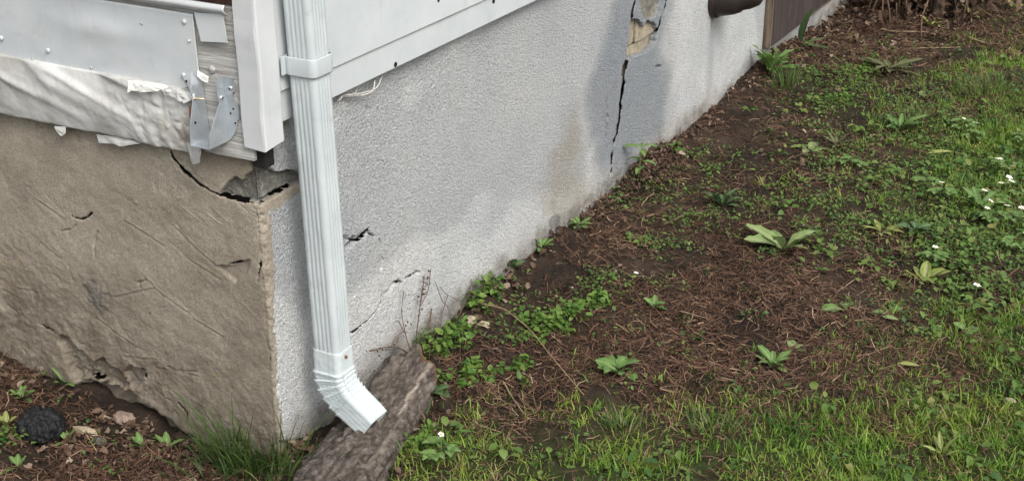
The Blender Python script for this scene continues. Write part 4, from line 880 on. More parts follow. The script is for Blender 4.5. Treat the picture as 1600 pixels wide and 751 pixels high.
# fallen leaves worth naming
def fallen(px, py, L, W, ya, mat, lab):
    o = obj('fallen_leaf', leaf_me(L=L, W=W, n=9, fold=0.18, pitch=0.25, curl=0.35, seed=int(px)), M[mat], None, G(px, py)+np.array([0, 0, 0.008]), (0.15, 0, ya)); tag(o, lab, 'leaf')
fallen(1436, 152, 0.055, 0.040, R0+0.5, 'l_pale', 'pale green fallen leaf alone on the dark soil below the shrub')
fallen(1446, 244, 0.085, 0.022, R0+0.0, 'l_yel', 'long pale yellow leaf lying among the cover at upper right')
fallen(1376, 498, 0.045, 0.018, R0-0.7, 'l_pale', 'narrow pale leaf on the needles beside the folded seedling')
fallen(1400, 572, 0.050, 0.016, R0-0.4, 'l_yel', 'pale strap leaf near the top of the lower lawn')
fallen(1556, 224, 0.05, 0.018, R0-0.4, 'l_pale', 'small pale leaf in the grass near the top right flowers')

# flowering plants
flower_c = {}
def flowering(p, lab, n_fl, seed, n_leaf=4, size=1.0):
    g = np.random.default_rng(seed); r_ = thing('flowering_plant', lab, 'flower', tuple(p), 'white flowering plants in the grass')
    for i in range(n_leaf):
        ya = i*6.283/n_leaf+g.uniform(0, 1.5); rad = g.uniform(0.012, 0.03); h = g.uniform(0.02, 0.035)
        for j in (-1.0, 0, 1.0):
            obj('leaf', leaf_me(L=0.026, W=0.020, n=6, fold=0.3, pitch=0.25, curl=0.6, seed=seed*9+i*3+int(j)+1, tooth=0.08, petiole=0.02), M['l_mid'], r_, (rad*math.cos(ya), rad*math.sin(ya), h), (0, 0, ya+j*1.15))
    for i in range(n_fl):
        x_, y_ = g.uniform(-0.03, 0.03, 2)*(n_fl > 1); h = g.uniform(0.045, 0.065); rr = 0.0088*size*g.uniform(0.85, 1.15)
        fl_o = obj('flower', tube_me('flower_centre', [(0, 0, 0), (0, 0, 0.0025), (0, 0, 0.0035)], [0.0022, 0.003, 0.0012], 8), M['yellow'], r_, (x_, y_, h), (g.uniform(-.5, .2), g.uniform(-.1, .5), 0))
        for j in range(5):
            obj('petal', leaf_me(L=rr*1.1, W=rr*1.05, n=5, fold=0.12, pitch=0.3, curl=0.35, seed=j, petiole=0.0, base=0.9, tip=1.2), M['white'], fl_o, (0, 0, 0.001), (0, 0, j*1.2566))
        obj('flower_stalk', tube_me('flower_stalk', [(x_*0.3, y_*0.3, -0.005), (x_*0.8, y_*0.8, h*0.6), (x_, y_, h)], 0.0011, 5), M['stem'], r_)
for k, (px, py, nf, lab) in enumerate([
        (1556, 318, 4, 'plant with the largest cluster of white flowers at the right side of the grass'), (1590, 306, 3, 'white flowers at the right edge beside the largest cluster'), (1535, 322, 1, 'single cream flower just left of the largest cluster'),
        (1468, 312, 1, 'single white flower left of the cluster, below the long pale leaf'), (1596, 226, 2, 'pair of white flowers at the right edge above the cluster'), (1522, 474, 1, 'lone white flower right of the yellow-green rosette weed'),
        (1330, 268, 1, 'lone white flower in the middle of the left weed cover'), (1521, 222, 1, 'single white flower in the grass near the small pale leaf'), (1590, 396, 2, 'white flowers at the right edge below the cluster'), (1503, 205, 1, 'tiny white flower at the top edge of the grass'),
        (1572, 270, 2, 'two white flowers just above the largest cluster'), (1548, 350, 2, 'two white flowers just below the largest cluster'), (1585, 352, 3, 'small white flowers between the cluster and the right edge'), (1458, 412, 1, 'cream flower above the yellow-green rosette weed'), (1450, 300, 1, 'small bud flower left of the single white flower'), (690, 722, 1, 'tiny white flower in the grass beside the log')]):
    flowering(G(px, py), lab, nf, 60+k, 4, 1.0 if k not in (9, 14, 15) else 0.6)

# ------------------------------------------------------------------ vectorised scatter of fine growth
def strips(base, yaw, L, W, lean, bend, rows, tint, seed=0, ztaper=1.0):
    """upright curved blades: returns verts, faces, tint"""
    N = len(base); t = np.linspace(0, 1, rows); ang = lean[:, None]+bend[:, None]*t[None]
    st = L[:, None]/(rows-1); r_ = np.concatenate([np.zeros((N, 1)), np.cumsum(np.sin(ang[:, :-1])*st, 1)], 1); h = np.concatenate([np.zeros((N, 1)), np.cumsum(np.cos(ang[:, :-1])*st, 1)], 1)
    cx = base[:, 0:1]+r_*np.cos(yaw)[:, None]; cy = base[:, 1:2]+r_*np.sin(yaw)[:, None]; cz = base[:, 2:3]+h
    wd = 0.5*W[:, None]*(1-t[None]**1.8*0.92); tw = yaw+np.pi/2+np.random.default_rng(seed).normal(size=N)*0.6
    ox = wd*np.cos(tw)[:, None]; oy = wd*np.sin(tw)[:, None]
    V = np.stack([np.stack([cx-ox, cy-oy, cz], -1), np.stack([cx+ox, cy+oy, cz], -1)], 2).reshape(N, rows*2, 3)
    i = np.arange(rows-1)*2; f = np.stack([i, i+1, i+3, i+2], -1); F_ = (np.arange(N)[:, None, None]*rows*2+f[None]).reshape(-1, 4)
    return V.reshape(-1, 3), F_, np.repeat(tint, rows*2)
def scatter(N, D, seed, patch=(7, 0.5), power=1.0, box=((-0.75, 1.75), (-0.5, 5.0))):
    g = np.random.default_rng(seed); x = g.uniform(*box[0], N); y = g.uniform(*box[1], N)
    ok = ~((x < 0.012) & (y > -0.02)); x, y = x[ok], y[ok]
    P = np.stack([x, y, gz(x, y)], -1); px, py = project(P)
    ok = (px > -160) & (px < 1760) & (py < 900) & (py > -120)
    P = P[ok]; de = density(D, P)**power*np.clip(1+patch[1]*4*fbm(P[:, 0]*patch[0], P[:, 1]*patch[0], seed, 3), 0, 2.2)
    return P[g.uniform(0, 1, len(P)) < de]
def in_log(P, m=0.075):
    ax = (lb-la)[:2]; L2 = ax@ax; t = np.clip(((P[:, :2]-la[:2])@ax)/L2, 0, 1); return np.hypot(*(P[:, :2]-la[:2]-t[:, None]*ax).T) < m

# dry needles and straw
def lay_needles(P, seed, Lr, Wr, tint, rows=4, lift=0.007):
    g = np.random.default_rng(seed); N = len(P); L = g.uniform(*Lr, N)*g.uniform(0.6, 1, N); W = g.uniform(*Wr, N); ya = g.uniform(0, 2*np.pi, N); cu = g.normal(size=N)*1.5
    t = np.linspace(-0.5, 0.5, rows); a = ya[:, None]+cu[:, None]*t[None]; stp = L[:, None]/(rows-1)
    cx = np.cumsum(np.cos(a)*stp, 1); cy = np.cumsum(np.sin(a)*stp, 1); cx += P[:, 0:1]-cx.mean(1, keepdims=True); cy += P[:, 1:2]-cy.mean(1, keepdims=True)
    cx = np.maximum(cx, np.where(P[:, 1:2] > -0.02, 0.004, -9)); 
    tl = g.normal(size=N)*0.22
    cz = gz(cx, cy)*0.6+0.4*P[:, 2:3] + g.uniform(0.001, lift, N)[:, None] + np.abs(tl)[:, None]*L[:, None]*(t[None]*np.sign(tl)[:, None]+0.4)
    ox = -np.sin(a)*W[:, None]/2; oy = np.cos(a)*W[:, None]/2; oz = (g.normal(size=N)*0.5)[:, None]*W[:, None]/2
    V = np.stack([np.stack([cx-ox, cy-oy, cz-oz], -1), np.stack([cx+ox, cy+oy, cz+oz], -1)], 2).reshape(N, rows*2, 3)
    i = np.arange(rows-1)*2; f = np.stack([i, i+1, i+3, i+2], -1); F_ = (np.arange(N)[:, None, None]*rows*2+f[None]).reshape(-1, 4)
    return V.reshape(-1, 3), F_, np.repeat(tint, rows*2)
P = scatter(400000, D_LITT, 101, (6, 0.6), 1.25); P = P[~in_log(P, 0.06)]
tn = np.clip(rng.normal(0.36, 0.24, len(P))+0.25*fbm(P[:, 0]*4, P[:, 1]*4, 44, 3), 0, 1); V, F_, T_ = lay_needles(P, 5, (0.014, 0.058), (0.0009, 0.0020), tn, 3)
print('needles', len(P))
tag(obj('needle_litter', np_mesh('needle_litter', V, [F_], dict(tint=T_)), M['litter']), 'reddish brown dry needles and straw scattered over the soil', 'litter', kind='stuff')

# soil crumbs
P = scatter(26000, np.full((8, 16), 6.0), 102, (5, 0.5)); N = len(P)
ico = bmesh.new(); bmesh.ops.create_icosphere(ico, subdivisions=1, radius=1.0); IV = np.array([v.co[:] for v in ico.verts]); IF = np.array([[v.index for v in f.verts] for f in ico.faces]); ico.free()
g = np.random.default_rng(8); rad = 0.0012+0.0045*g.uniform(0, 1, N)**4
V = P[:, None]+rad[:, None, None]*IV[None]*(1+0.35*g.normal(size=(N, len(IV), 1)))*np.array([1, 1, 0.75]); F_ = (np.arange(N)[:, None, None]*len(IV)+IF[None]).reshape(-1, 3)
tag(obj('soil_crumbs', np_mesh('soil_crumbs', V.reshape(-1, 3), [F_], dict(tint=np.repeat(g.uniform(0, 1, N), len(IV))), False), M['crumb']), 'loose crumbs of brown soil', 'soil', kind='stuff')

# dead leaves (crumpled)
def leaf_scatter(P, yaw, pit, L, W, crump, tint, seed, roll=None, curl=0.0):
    """9-vertex crumpled leaves"""
    g = np.random.default_rng(seed); N = len(P)
    tx = np.array([0, .3, .3, .3, .7, .7, .7, 1.0]); ty = np.array([0, -.5, 0, .5, -.42, 0, .42, 0]); F0 = np.array([[0, 1, 2, 2], [0, 2, 3, 3], [1, 4, 5, 2], [2, 5, 6, 3], [4, 7, 5, 5], [5, 7, 6, 6]])
    x = L[:, None]*tx; y = W[:, None]*ty; z = np.abs(ty)[None]*W[:, None]*0.35 - curl*L[:, None]*tx[None]**2 + crump*L[:, None]*g.normal(size=(N, 8))
    if roll is not None: y, z = y*np.cos(roll)[:, None]-z*np.sin(roll)[:, None], y*np.sin(roll)[:, None]+z*np.cos(roll)[:, None]
    x, z = x*np.cos(pit)[:, None]-z*np.sin(pit)[:, None], x*np.sin(pit)[:, None]+z*np.cos(pit)[:, None]
    X_ = P[:, 0:1]+x*np.cos(yaw)[:, None]-y*np.sin(yaw)[:, None]; Y_ = P[:, 1:2]+x*np.sin(yaw)[:, None]+y*np.cos(yaw)[:, None]; Z_ = P[:, 2:3]+z
    V = np.stack([X_, Y_, Z_], -1).reshape(-1, 3)
    T3 = np.array([[0, 1, 2], [0, 2, 3], [4, 7, 5], [5, 7, 6]]); Q4 = np.array([[1, 4, 5, 2], [2, 5, 6, 3]]); o_ = np.arange(N)[:, None, None]*8
    return V, (o_+T3[None]).reshape(-1, 3), (o_+Q4[None]).reshape(-1, 4), np.repeat(tint, 8)
P = scatter(30000, D_DEAD, 103, (6, 0.7), 1.3)
def pile(px, py, n, sr, seed, up=0.02):
    g = np.random.default_rng(seed); c = G(px, py); x = c[0]+g.normal(size=n)*sr[0]; y = c[1]+g.normal(size=n)*sr[1]; x = np.maximum(x, np.where(y > -0.02, 0.014, -9))
    return np.stack([x, y, gz(x, y)+g.uniform(0, up, n)], -1)
P = np.concatenate([P, pile(1040, 245, 240, (0.05, 0.10), 1), pile(1010, 275, 160, (0.04, 0.06), 2), pile(1288, 58, 260, (0.05, 0.16), 3), pile(180, 645, 200, (0.09, 0.04), 4, 0.012), pile(660, 690, 60, (0.03, 0.05), 16, .008), pile(520, 715, 50, (0.02, 0.05), 17, .01), pile(70, 715, 160, (0.10, 0.05), 14, 0.01), pile(250, 715, 120, (0.07, 0.04), 15, 0.01), pile(1420, 25, 420, (0.20, 0.22), 5, 0.03), pile(775, 450, 60, (0.04, 0.05), 6, .03), pile(920, 335, 60, (0.03, 0.08), 7), pile(15, 600, 60, (0.03, 0.03), 8, 0.03)])
gw = np.random.default_rng(24); nw = 520; wy_ = gw.uniform(0.45, 4.3, nw)*0.85+0.15*gw.uniform(0.45, 4.3, nw); wx_ = 0.012+np.abs(gw.normal(size=nw))*0.028
P = np.concatenate([P, np.stack([wx_, wy_, gz(wx_, wy_)+gw.uniform(0, 0.012, nw)], -1)])
P = P[~in_log(P, 0.065)]; N = len(P); g = np.random.default_rng(21); L = g.uniform(0.009, 0.034, N)*g.uniform(0.6, 1, N)
print('dead', N)
V, F3, F4, T_ = leaf_scatter(P+np.array([0, 0, 0.003]), g.uniform(0, 6.28, N), g.normal(size=N)*0.3+0.1, L, L*g.uniform(0.2, 0.65, N), 0.15, np.clip(g.normal(0.45, 0.28, N), 0, 1), 22, g.normal(size=N)*0.7)
tag(obj('dead_leaf_litter', np_mesh('dead_leaf_litter', V, [F3, F4], dict(tint=T_), False), M['dead']), 'crumpled brown dead leaves on the soil', 'litter', kind='stuff')

# lawn grass: short under-layer plus small tufts
P1 = scatter(260000, D_GRASS, 104, (9, 0.75), 1.3); P2 = scatter(26000, D_GRASS, 114, (7, 0.9), 1.5); g = np.random.default_rng(31)
k_ = np.repeat(np.arange(len(P2)), g.integers(7, 19, len(P2))); hs2 = g.uniform(0.7, 1.9, len(P2))[k_]; ts2 = g.normal(0.52, 0.20, len(P2))[k_]
P2 = P2[k_]+np.concatenate([g.normal(size=(len(k_), 2))*0.011, np.zeros((len(k_), 1))], 1); P2[:, 2] = gz(P2[:, 0], P2[:, 1])
P = np.concatenate([P1, P2]); L = np.concatenate([g.uniform(0.011, 0.030, len(P1)), 0.028*hs2*g.uniform(0.45, 1.1, len(P2))]); tt = np.concatenate([g.normal(0.47, 0.2, len(P1)), ts2+g.normal(size=len(P2))*0.12])
tt = np.clip(tt+0.45*fbm(P[:, 0]*5, P[:, 1]*5, 33, 3), 0, 1); ok = ~in_log(P) & ((P[:, 0] > 0.01) | (P[:, 1] < -0.02)); P, L, tt = P[ok], L[ok], tt[ok]; N = len(P); print('grass', N)
V, F_, T_ = strips(P-np.array([0, 0, 0.002]), g.uniform(0, 6.28, N), L, g.uniform(0.0016, 0.0038, N), np.abs(g.normal(size=N))*0.6, g.uniform(0.2, 1.7, N), 4, tt, 34)
tag(obj('lawn_grass', np_mesh('lawn_grass', V, [F_], dict(tint=T_)), M['grass']), 'short patchy green and yellowish lawn grass', 'grass', kind='stuff')

# low leafy weeds
P = scatter(19000, D_COVER, 105, (6, 1.15), 1.35); 
extra = [pile(px, py, n, sr, 200+i, 0.004) for i, (px, py, n, sr) in enumerate([(1340, 120, 70, (0.05, 0.22)), (1300, 165, 50, (0.05, 0.08)), (1440, 160, 40, (0.06, 0.1)), (1050, 285, 45, (0.06, 0.10)), (1110, 255, 30, (0.05, 0.06)), (1080, 350, 35, (0.06, 0.05)), (1020, 385, 25, (0.05, 0.03)), (1270, 320, 50, (0.10, 0.10)), (1210, 320, 25, (0.08, 0.10)), (1530, 270, 160, (0.12, 0.2)), (1545, 370, 150, (0.10, 0.12)), (1480, 400, 70, (0.08, 0.06)), (950, 440, 20, (0.04, 0.04)), (960, 320, 12, (0.03, 0.03)), (1255, 120, 30, (0.04, 0.1)), (10, 690, 14, (0.02, 0.03)), (105, 605, 14, (0.04, 0.01))])]
P = np.concatenate([P]+extra); P = P[~in_log(P, 0.085)]; P = P[(P[:, 0] > 0.015) | (P[:, 1] < -0.02)]
def weed_leaves(P, seed, nl, spread, hgt, Lr, ar=(0.42, 0.7), tmean=0.5):
    g = np.random.default_rng(seed); n = len(P); k_ = np.repeat(np.arange(n), g.integers(nl[0], nl[1], n)); N = len(k_)
    siz = g.uniform(0.65, 1.35, n)[k_]; ya = g.uniform(0, 6.28, N); rr = spread*siz*np.sqrt(g.uniform(0, 1, N)); h = hgt*siz*g.uniform(0.15, 1, N)
    B = P[k_]+np.stack([rr*np.cos(ya), rr*np.sin(ya), h], -1); B[:, 0] = np.where(B[:, 1] > -0.01, np.maximum(B[:, 0], 0.008), B[:, 0])
    L = g.uniform(*Lr, N)*siz; t_ = np.clip(g.normal(tmean, 0.2, n)[k_]+g.normal(size=N)*0.15, 0, 1)
    return leaf_scatter(B, ya+g.normal(size=N)*0.7, g.normal(size=N)*0.4+0.15, L, L*g.uniform(*ar, N), 0.03, t_, seed+1, g.normal(size=N)*0.3, 0.25)
V, F3, F4, T_ = weed_leaves(P, 41, (7, 15), 0.021, 0.016, (0.005, 0.0125), tmean=0.6); print('weeds', len(V)//8)
tag(obj('weed_cover', np_mesh('weed_cover', V, [F3, F4], dict(tint=T_)), M['weed']), 'low small-leaved green weeds covering the soil in patches', 'ground cover', kind='stuff')

P = scatter(7000, D_BROAD, 106, (8, 0.8), 1.0); P = P[~in_log(P, 0.085)]
V, F3, F4, T_ = weed_leaves(P, 43, (4, 9), 0.030, 0.026, (0.012, 0.024), (0.5, 0.8), 0.58); print('broad', len(V)//8)
tag(obj('broad_weed_cover', np_mesh('broad_weed_cover', V, [F3, F4], dict(tint=T_)), M['weed']), 'rounder larger-leaved weeds mixed into the grass on the right', 'ground cover', kind='stuff')

# leafy clumps that read as single plants
def clump(name, label, c, n, sr, hgt, Lr, seed, cat='weed', wallside=False):
    g = np.random.default_rng(seed); root = thing(name, label, cat, tuple(c))
    ns = n//9; sx = g.normal(size=ns)*sr[0]; sy = g.normal(size=ns)*sr[1]
    if True: sx = np.where(c[1]+sy > -0.02, np.maximum(sx, 0.012-c[0]), sx)
    hz = hgt*g.uniform(0.45, 1.0, ns)*np.exp(-0.35*((sx/sr[0])**2+(sy/sr[1])**2)); SV = []; SF = []; off = 0; LP = []
    for i in range(ns):
        z0_ = float(gz(c[0]+sx[i], c[1]+sy[i]))-c[2]; dx, dy = g.normal(size=2)*0.35*hz[i]
        pts = np.array([[sx[i]-dx, sy[i]-dy, z0_-0.004], [sx[i]-0.3*dx, sy[i]-0.3*dy, z0_+hz[i]*0.5], [sx[i], sy[i], z0_+hz[i]]])
        for k_ in range(3):
            a = np.array([0, 2.09, 4.19]); SV.append(pts[k_]+0.0011*np.stack([np.cos(a), np.sin(a), 0*a], -1))
        for k_ in range(2):
            for q in range(3): SF.append([off+k_*3+q, off+k_*3+(q+1) % 3, off+k_*3+3+(q+1) % 3, off+k_*3+3+q])
        off += 9
        for h_ in np.linspace(0.25, 1, 4): LP.append(pts[0]*(1-h_)+pts[2]*h_)
    obj('stems', np_mesh('stems', np.concatenate(SV), [np.array(SF)]), M['stem'], root)['kind'] = 'stuff'
    V, F3, F4, T_ = weed_leaves(np.array(LP), seed+5, (2, 4), 0.010, 0.010, Lr, (0.5, 0.75))
    V[:, 0] = np.where(V[:, 1]+c[1] > -0.01, np.maximum(V[:, 0], 0.006-c[0]), V[:, 0])
    obj('foliage', np_mesh('foliage', V, [F3, F4], dict(tint=T_)), M['clump'], root)['kind'] = 'stuff'
clump('leafy_weed_clump', 'dense bright green small-leaved clump near the stucco wall, the largest in the bed', G(864, 502), 440, (0.045, 0.055), 0.040, (0.010, 0.019), 71)
clump('leafy_weed_clump', 'right-hand lobe of bright green weeds reaching onto bare soil', G(925, 478), 160, (0.03, 0.025), 0.04, (0.010, 0.018), 72)
clump('leafy_weed_clump', 'trailing green weeds between the log end and the wall', G(690, 545), 260, (0.03, 0.055), 0.075, (0.009, 0.019), 73)
clump('leafy_weed_clump', 'green weeds spilling down the right side of the log', G(725, 590), 120, (0.035, 0.035), 0.035, (0.011, 0.021), 74)
clump('leafy_weed_clump', 'taller weeds climbing the wall foot left of the largest clump', G(752, 468), 170, (0.02, 0.06), 0.07, (0.009, 0.019), 75)
clump('leafy_weed_clump', 'small green clump beside the log near the lower lawn', G(650, 690), 140, (0.025, 0.03), 0.035, (0.010, 0.018), 76)
clump('leafy_weed_clump', 'small sprig clump on bare soil between log and dry stalk', G(805, 580), 110, (0.02, 0.025), 0.04, (0.010, 0.017), 77)
clump('leafy_weed_clump', 'bright mossy green cushion on dark soil below the shrub', G(1342, 112), 260, (0.05, 0.12), 0.025, (0.008, 0.014), 78)
clump('leafy_weed_clump', 'mossy green cushion below and left of the first cushion', G(1310, 158), 160, (0.05, 0.06), 0.02, (0.008, 0.014), 79)
clump('leafy_weed_clump', 'leafy weeds at the wall foot beside the tree seedling', G(1052, 238), 90, (0.02, 0.03), 0.04, (0.012, 0.02), 80)

# big tufts of long grass at the corner
def tuft(c, n, sr, Lr, label, seed, lean=0.35, tint=0.6):
    g = np.random.default_rng(seed); x = g.normal(size=n)*sr[0]; y = g.normal(size=n)*sr[1]
    wx = c[0]+x; wy = c[1]+y; bad = (wx < 0.02) & (wy > -0.03); y = np.where(bad, -0.035-c[1]-np.abs(g.normal(size=n))*0.02, y); wy = c[1]+y
    B = np.stack([x, y, gz(wx, wy)-c[2]-0.004], -1)
    ya = np.arctan2(y, x)+g.normal(size=n)*0.9; ya = np.where((c[1]+y > -0.10) & (np.sin(ya) > 0) & (wx < 0.02), -ya, ya)
    V, F_, T_ = strips(B, ya, g.uniform(*Lr, n)*g.uniform(0.5, 1, n), g.uniform(0.0024, 0.0046, n), np.abs(g.normal(size=n))*lean, g.uniform(0.1, 1.3, n), 7, np.clip(g.normal(tint, 0.25, n), 0, 1), seed)
    V[:, 1] = np.where((V[:, 0]+c[0] < 0.0) & (V[:, 1]+c[1] > -0.012), -0.012-c[1], V[:, 1])
    obj('blades', np_mesh('blades', V, [F_], dict(tint=T_)), M['tuft'], thing('grass_tuft', label, 'grass tuft', tuple(c)))['kind'] = 'stuff'
tuft(G(365, 725, False), 110, (0.030, 0.026), (0.09, 0.26), 'tall dark green grass tuft against the tan wall left of the corner', 1)
tuft(G(432, 728, False), 95, (0.028, 0.026), (0.08, 0.23), 'dark green grass tuft right at the house corner beside the log', 2)
tuft(G(400, 752, False), 130, (0.06, 0.03), (0.04, 0.12), 'shorter grass tuft in front of the two tall corner tufts', 3)
tuft(G(1112, 668, False), 110, (0.025, 0.02), (0.04, 0.075), 'bright grass tuft at the top edge of the lower lawn', 4, 0.5, 0.35)
tuft(G(972, 672, False), 90, (0.02, 0.02), (0.04, 0.075), 'small green grass tuft below the crinkled rosette weed', 5, 0.5, 0.4)
tuft(G(1225, 138, False), 90, (0.02, 0.05), (0.06, 0.14), 'thin grass tuft beside the upright leafy weed at the wall', 6, 0.4, 0.5)
tuft(G(1545, 150, False), 260, (0.06, 0.08), (0.05, 0.11), 'bright grass tuft at the upper right edge of the lawn', 7, 0.4, 0.3)
tuft(G(1425, 195, False), 160, (0.05, 0.06), (0.05, 0.10), 'soft green grass tuft beside the strap-leaved tuft weed', 8, 0.5, 0.4)

# ------------------------------------------------------------------ stalks, twigs, dead plants
def curve_pts(P, n=26, sm=3):
    P = np.array(P, float); t_ = np.linspace(0, len(P)-1, n); Q = np.stack([np.interp(t_, np.arange(len(P)), P[:, k]) for k in range(P.shape[1])], -1)
    for _ in range(sm): Q[1:-1] = (Q[:-2]+Q[1:-1]*2+Q[2:])/4
    return Q
def ground_twig(pts, hts, rad, m, name, label, cat):
    P = [G(a, b, False)+np.array([0, 0, h+0.006]) for (a, b), h in zip(pts, hts)]; Q = curve_pts(P); o = Q[0].copy()
    tag(obj(name, tube_me(name, Q-o, np.linspace(rad, rad*0.6, len(Q)), 6, 0.12, 3), M[m], None, o), label, cat)
ground_twig([(750, 494), (790, 512), (830, 540), (862, 570), (912, 620)], [0.03, 0.045, 0.035, 0.015, 0.0], 0.0017, 'dryst', 'dry_stalk', 'long arching straw-coloured dry stalk right of the leafy weeds', 'stalk')
ground_twig([(1062, 496-5), (1110, 503)], [0.004, 0.002], 0.0014, 'dryst', 'dry_stalk', 'short straw piece right of the bright seedling', 'stalk')
for k, (pts, rd, mt, lab) in enumerate([
        ([(1376, 48), (1390, 52), (1450, 53)], 0.004, 'dryst', 'thin pale twig lying in front of the shrub base'), ([(1512, 62), (1530, 68), (1556, 73)], 0.005, 'dryst', 'pale straight stick on dark soil right of the shrub'),
        ([(1576, 95), (1596, 80)], 0.0035, 'dryst', 'short slanted stick at the upper right edge'), ([(1568, 50), (1590, 58), (1625, 62)], 0.004, 'twig', 'reddish twig at the right edge level with the shrub'),
        ([(1420, 79), (1460, 78), (1500, 77)], 0.003, 'dryst', 'long thin straw below the shrub'), ([(1002, 325), (1012, 312), (1022, 305)], 0.002, 'dryst', 'small forked pale twig on bare soil near the wall'),
        ([(1010, 342), (1035, 336), (1048, 333)], 0.0016, 'dryst', 'thin straw beside the forked twig'), ([(1260, 378), (1290, 385)], 0.002, 'dryst', 'pale stick end right of the large pale weed'),
        ([(740, 660), (775, 640), (790, 636)], 0.002, 'dryst', 'short pale straw by the grass in front of the log'), ([(786, 600), (800, 625), (818, 650)], 0.0022, 'dryst', 'dry forked stem on the bare soil right of the log'), ([(1300, 600), (1350, 560), (1390, 545)], 0.0018, 'dryst', 'long thin dry stem above the lower lawn')]):
    ground_twig(pts, [0.002]*len(pts), rd, mt, 'fallen_twig', lab, 'twig')
# dead twiggy weed against the wall behind the log
dw = G(650, 545, False); dw[0] = 0.018
dt = thing('dead_twiggy_weed', 'dead brown twiggy weed standing against the stucco behind the log', 'dead weed', tuple(dw))
for k, (pts, rd) in enumerate([([(652, 548), (650, 520), (655, 480), (664, 430)], 0.0013), ([(655, 480), (668, 455), (674, 420)], 0.001), ([(640, 548), (634, 520), (630, 490), (634, 455)], 0.001), ([(660, 545), (672, 520), (678, 482)], 0.002), ([(690, 520), (694, 490), (702, 460)], 0.001),
                               ([(650, 560), (630, 545), (610, 540), (590, 545), (578, 548)], 0.0016), ([(634, 520), (622, 500), (612, 505)], 0.0008), ([(700, 480), (690, 470), (680, 440)], 0.0009), ([(610, 540), (618, 528), (632, 518)], 0.0008), ([(738, 440), (733, 465), (712, 510)], 0.0014), ([(720, 470), (700, 460), (690, 448)], 0.0008)]):
    P = []
    for i, (a, b) in enumerate(pts):
        y_, z_ = WX(a, b, 0.016); P.append((0.014+0.004*math.sin(k+i), y_, z_))
    obj('twig', tube_me('twig', curve_pts(P, 14, 1)-dw, rd, 5, 0.2, k), M['twig'], dt)
g = np.random.default_rng(91); pts_ = []
for (a0, b0, a1, b1, n) in ((652, 500, 664, 430, 36), (655, 470, 674, 422, 24), (632, 520, 634, 460, 14), (578, 548, 600, 545, 20), (610, 542, 632, 520, 10)):
    for t_ in np.linspace(0, 1, n):
        y_, z_ = WX(a0+(a1-a0)*t_+g.normal()*3, b0+(b1-b0)*t_+g.normal()*2, 0.016); pts_.append((0.014+g.uniform(0, 0.006), y_, z_))
P = np.array(pts_)-dw; N = len(P); L = g.uniform(0.003, 0.008, N)
V, F3, F4, T_ = leaf_scatter(P, g.uniform(0, 6.28, N), g.normal(size=N), L, L*0.6, 0.15, g.uniform(0.0, 0.7, N), 92)
obj('withered_leaves', np_mesh('withered_leaves', V, [F3, F4], dict(tint=T_), False), M['dead'], dt)['kind'] = 'stuff'
# curled dead leaf and small dry stems in the weeds at the wall
rosette('dead_leaf_curl', 'pale brown curled dead leaf among the weeds at the wall foot', 'leaf', G(742, 508), 3, 0.035, 0.022, 'stone', (0.4, 1.2), 2.2, 55)

# shrub at the top
sb = G(1440, 22, False); sh = thing('dead_shrub', 'base of a brown shrub with drooping dead stems and leaves', 'shrub', tuple(sb))
g = np.random.default_rng(77)
def stem_curve(x0, y0, h, lx, ly, droop=0.0, n=14, z0=-0.02):
    t_ = np.linspace(0, 1, n); return np.stack([x0+lx*t_**1.4, y0+ly*t_**1.4, z0+h*t_-droop*t_**3], -1)
c = G(1463, 32, False)-sb
obj('stem', tube_me('stem', stem_curve(c[0], c[1], 0.75, 0.03, 0.08), np.linspace(0.026, 0.016, 14), 12, 0.10, 1), M['shrubw'], sh)
obj('stem', tube_me('stem', stem_curve(c[0]-0.03, c[1]+0.03, 0.8, -0.10, 0.10), np.linspace(0.016, 0.010, 14), 10, 0.10, 2), M['shrubw'], sh)
for k in range(26):
    a = g.uniform(0, 6.28); rr = g.uniform(0.03, 0.22)
    obj('stem', tube_me('stem', stem_curve(rr*math.cos(a)*0.8, rr*math.sin(a)*0.9+0.10, g.uniform(0.4, 0.9), 0.35*math.cos(a)*g.uniform(0.2, 1), 0.35*math.sin(a)*g.uniform(0.2, 1)), np.linspace(g.uniform(0.004, 0.009), 0.003, 14), 6, 0.12, k), M['shrubw'], sh)
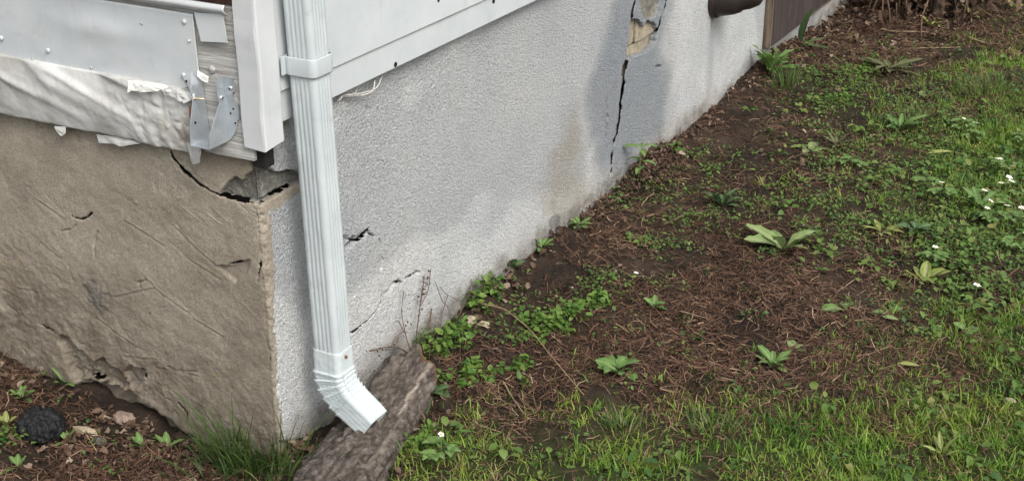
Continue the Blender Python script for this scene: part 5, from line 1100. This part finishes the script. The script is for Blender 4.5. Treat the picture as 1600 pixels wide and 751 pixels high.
for k, (px, py) in enumerate([(1355, 22), (1374, 20), (1386, 40), (1400, 26), (1412, 22), (1420, 32), (1492, 38), (1500, 42), (1505, 28), (1376, 46), (1442, 62), (1365, 30), (1430, 24)]):
    b = G(px, py, False)-sb; t_ = np.linspace(0, 1, 14); tx, ty = g.normal(size=2)*0.05
    pts = np.stack([b[0]+tx*t_+0.012*np.sin(t_*5+k), b[1]+(0.14+ty)*t_, b[2]+0.005+g.uniform(0.16, 0.4)*t_**0.7], -1)
    obj('drooping_stem', tube_me('drooping_stem', pts, np.linspace(0.003, 0.0045, 14)*g.uniform(0.7, 1.3), 6, 0.15, k), M['twig'], sh)
N = 1500; P = np.stack([g.normal(size=N)*0.16, 0.13+g.normal(size=N)*0.15, 0.02+0.45*g.uniform(0, 1, N)**1.3], -1); L = g.uniform(0.025, 0.075, N)
V, F3, F4, T_ = leaf_scatter(P, g.uniform(0, 6.28, N), g.normal(size=N)*0.6-0.6, L, L*0.38, 0.12, np.clip(g.normal(0.38, 0.24, N), 0, 1), 93, g.normal(size=N)*0.6)
obj('dead_foliage', np_mesh('dead_foliage', V, [F3, F4], dict(tint=T_), False), M['dead'], sh)['kind'] = 'stuff'
N = 260; P = np.stack([g.normal(size=N)*0.25, 0.15+g.normal(size=N)*0.22, g.uniform(0.45, 0.95, N)], -1); L = g.uniform(0.03, 0.06, N)
V, F3, F4, T_ = leaf_scatter(P, g.uniform(0, 6.28, N), g.normal(size=N)*0.6, L, L*0.55, 0.08, np.clip(g.normal(0.5, 0.2, N), 0, 1), 94, g.normal(size=N)*0.5)
obj('leaves', np_mesh('leaves', V, [F3, F4], dict(tint=T_), False), M['weed'], sh)['kind'] = 'stuff'
for k, (px, py, lab) in enumerate([(1488, 22, 'yellow-green shoot at the right side of the shrub base'), (1454, 46, 'tiny green shoot in front of the thick shrub stem'), (1516, 28, 'small green shoot right of the shrub, second from it'), (1582, 16, 'yellowish shoots in the leaf litter at the upper right edge')]):
    rosette('sprout', lab, 'seedling', G(px, py), 6, 0.055, 0.022, 'l_yel', (0.3, 1.2), 0.6, 120+k)
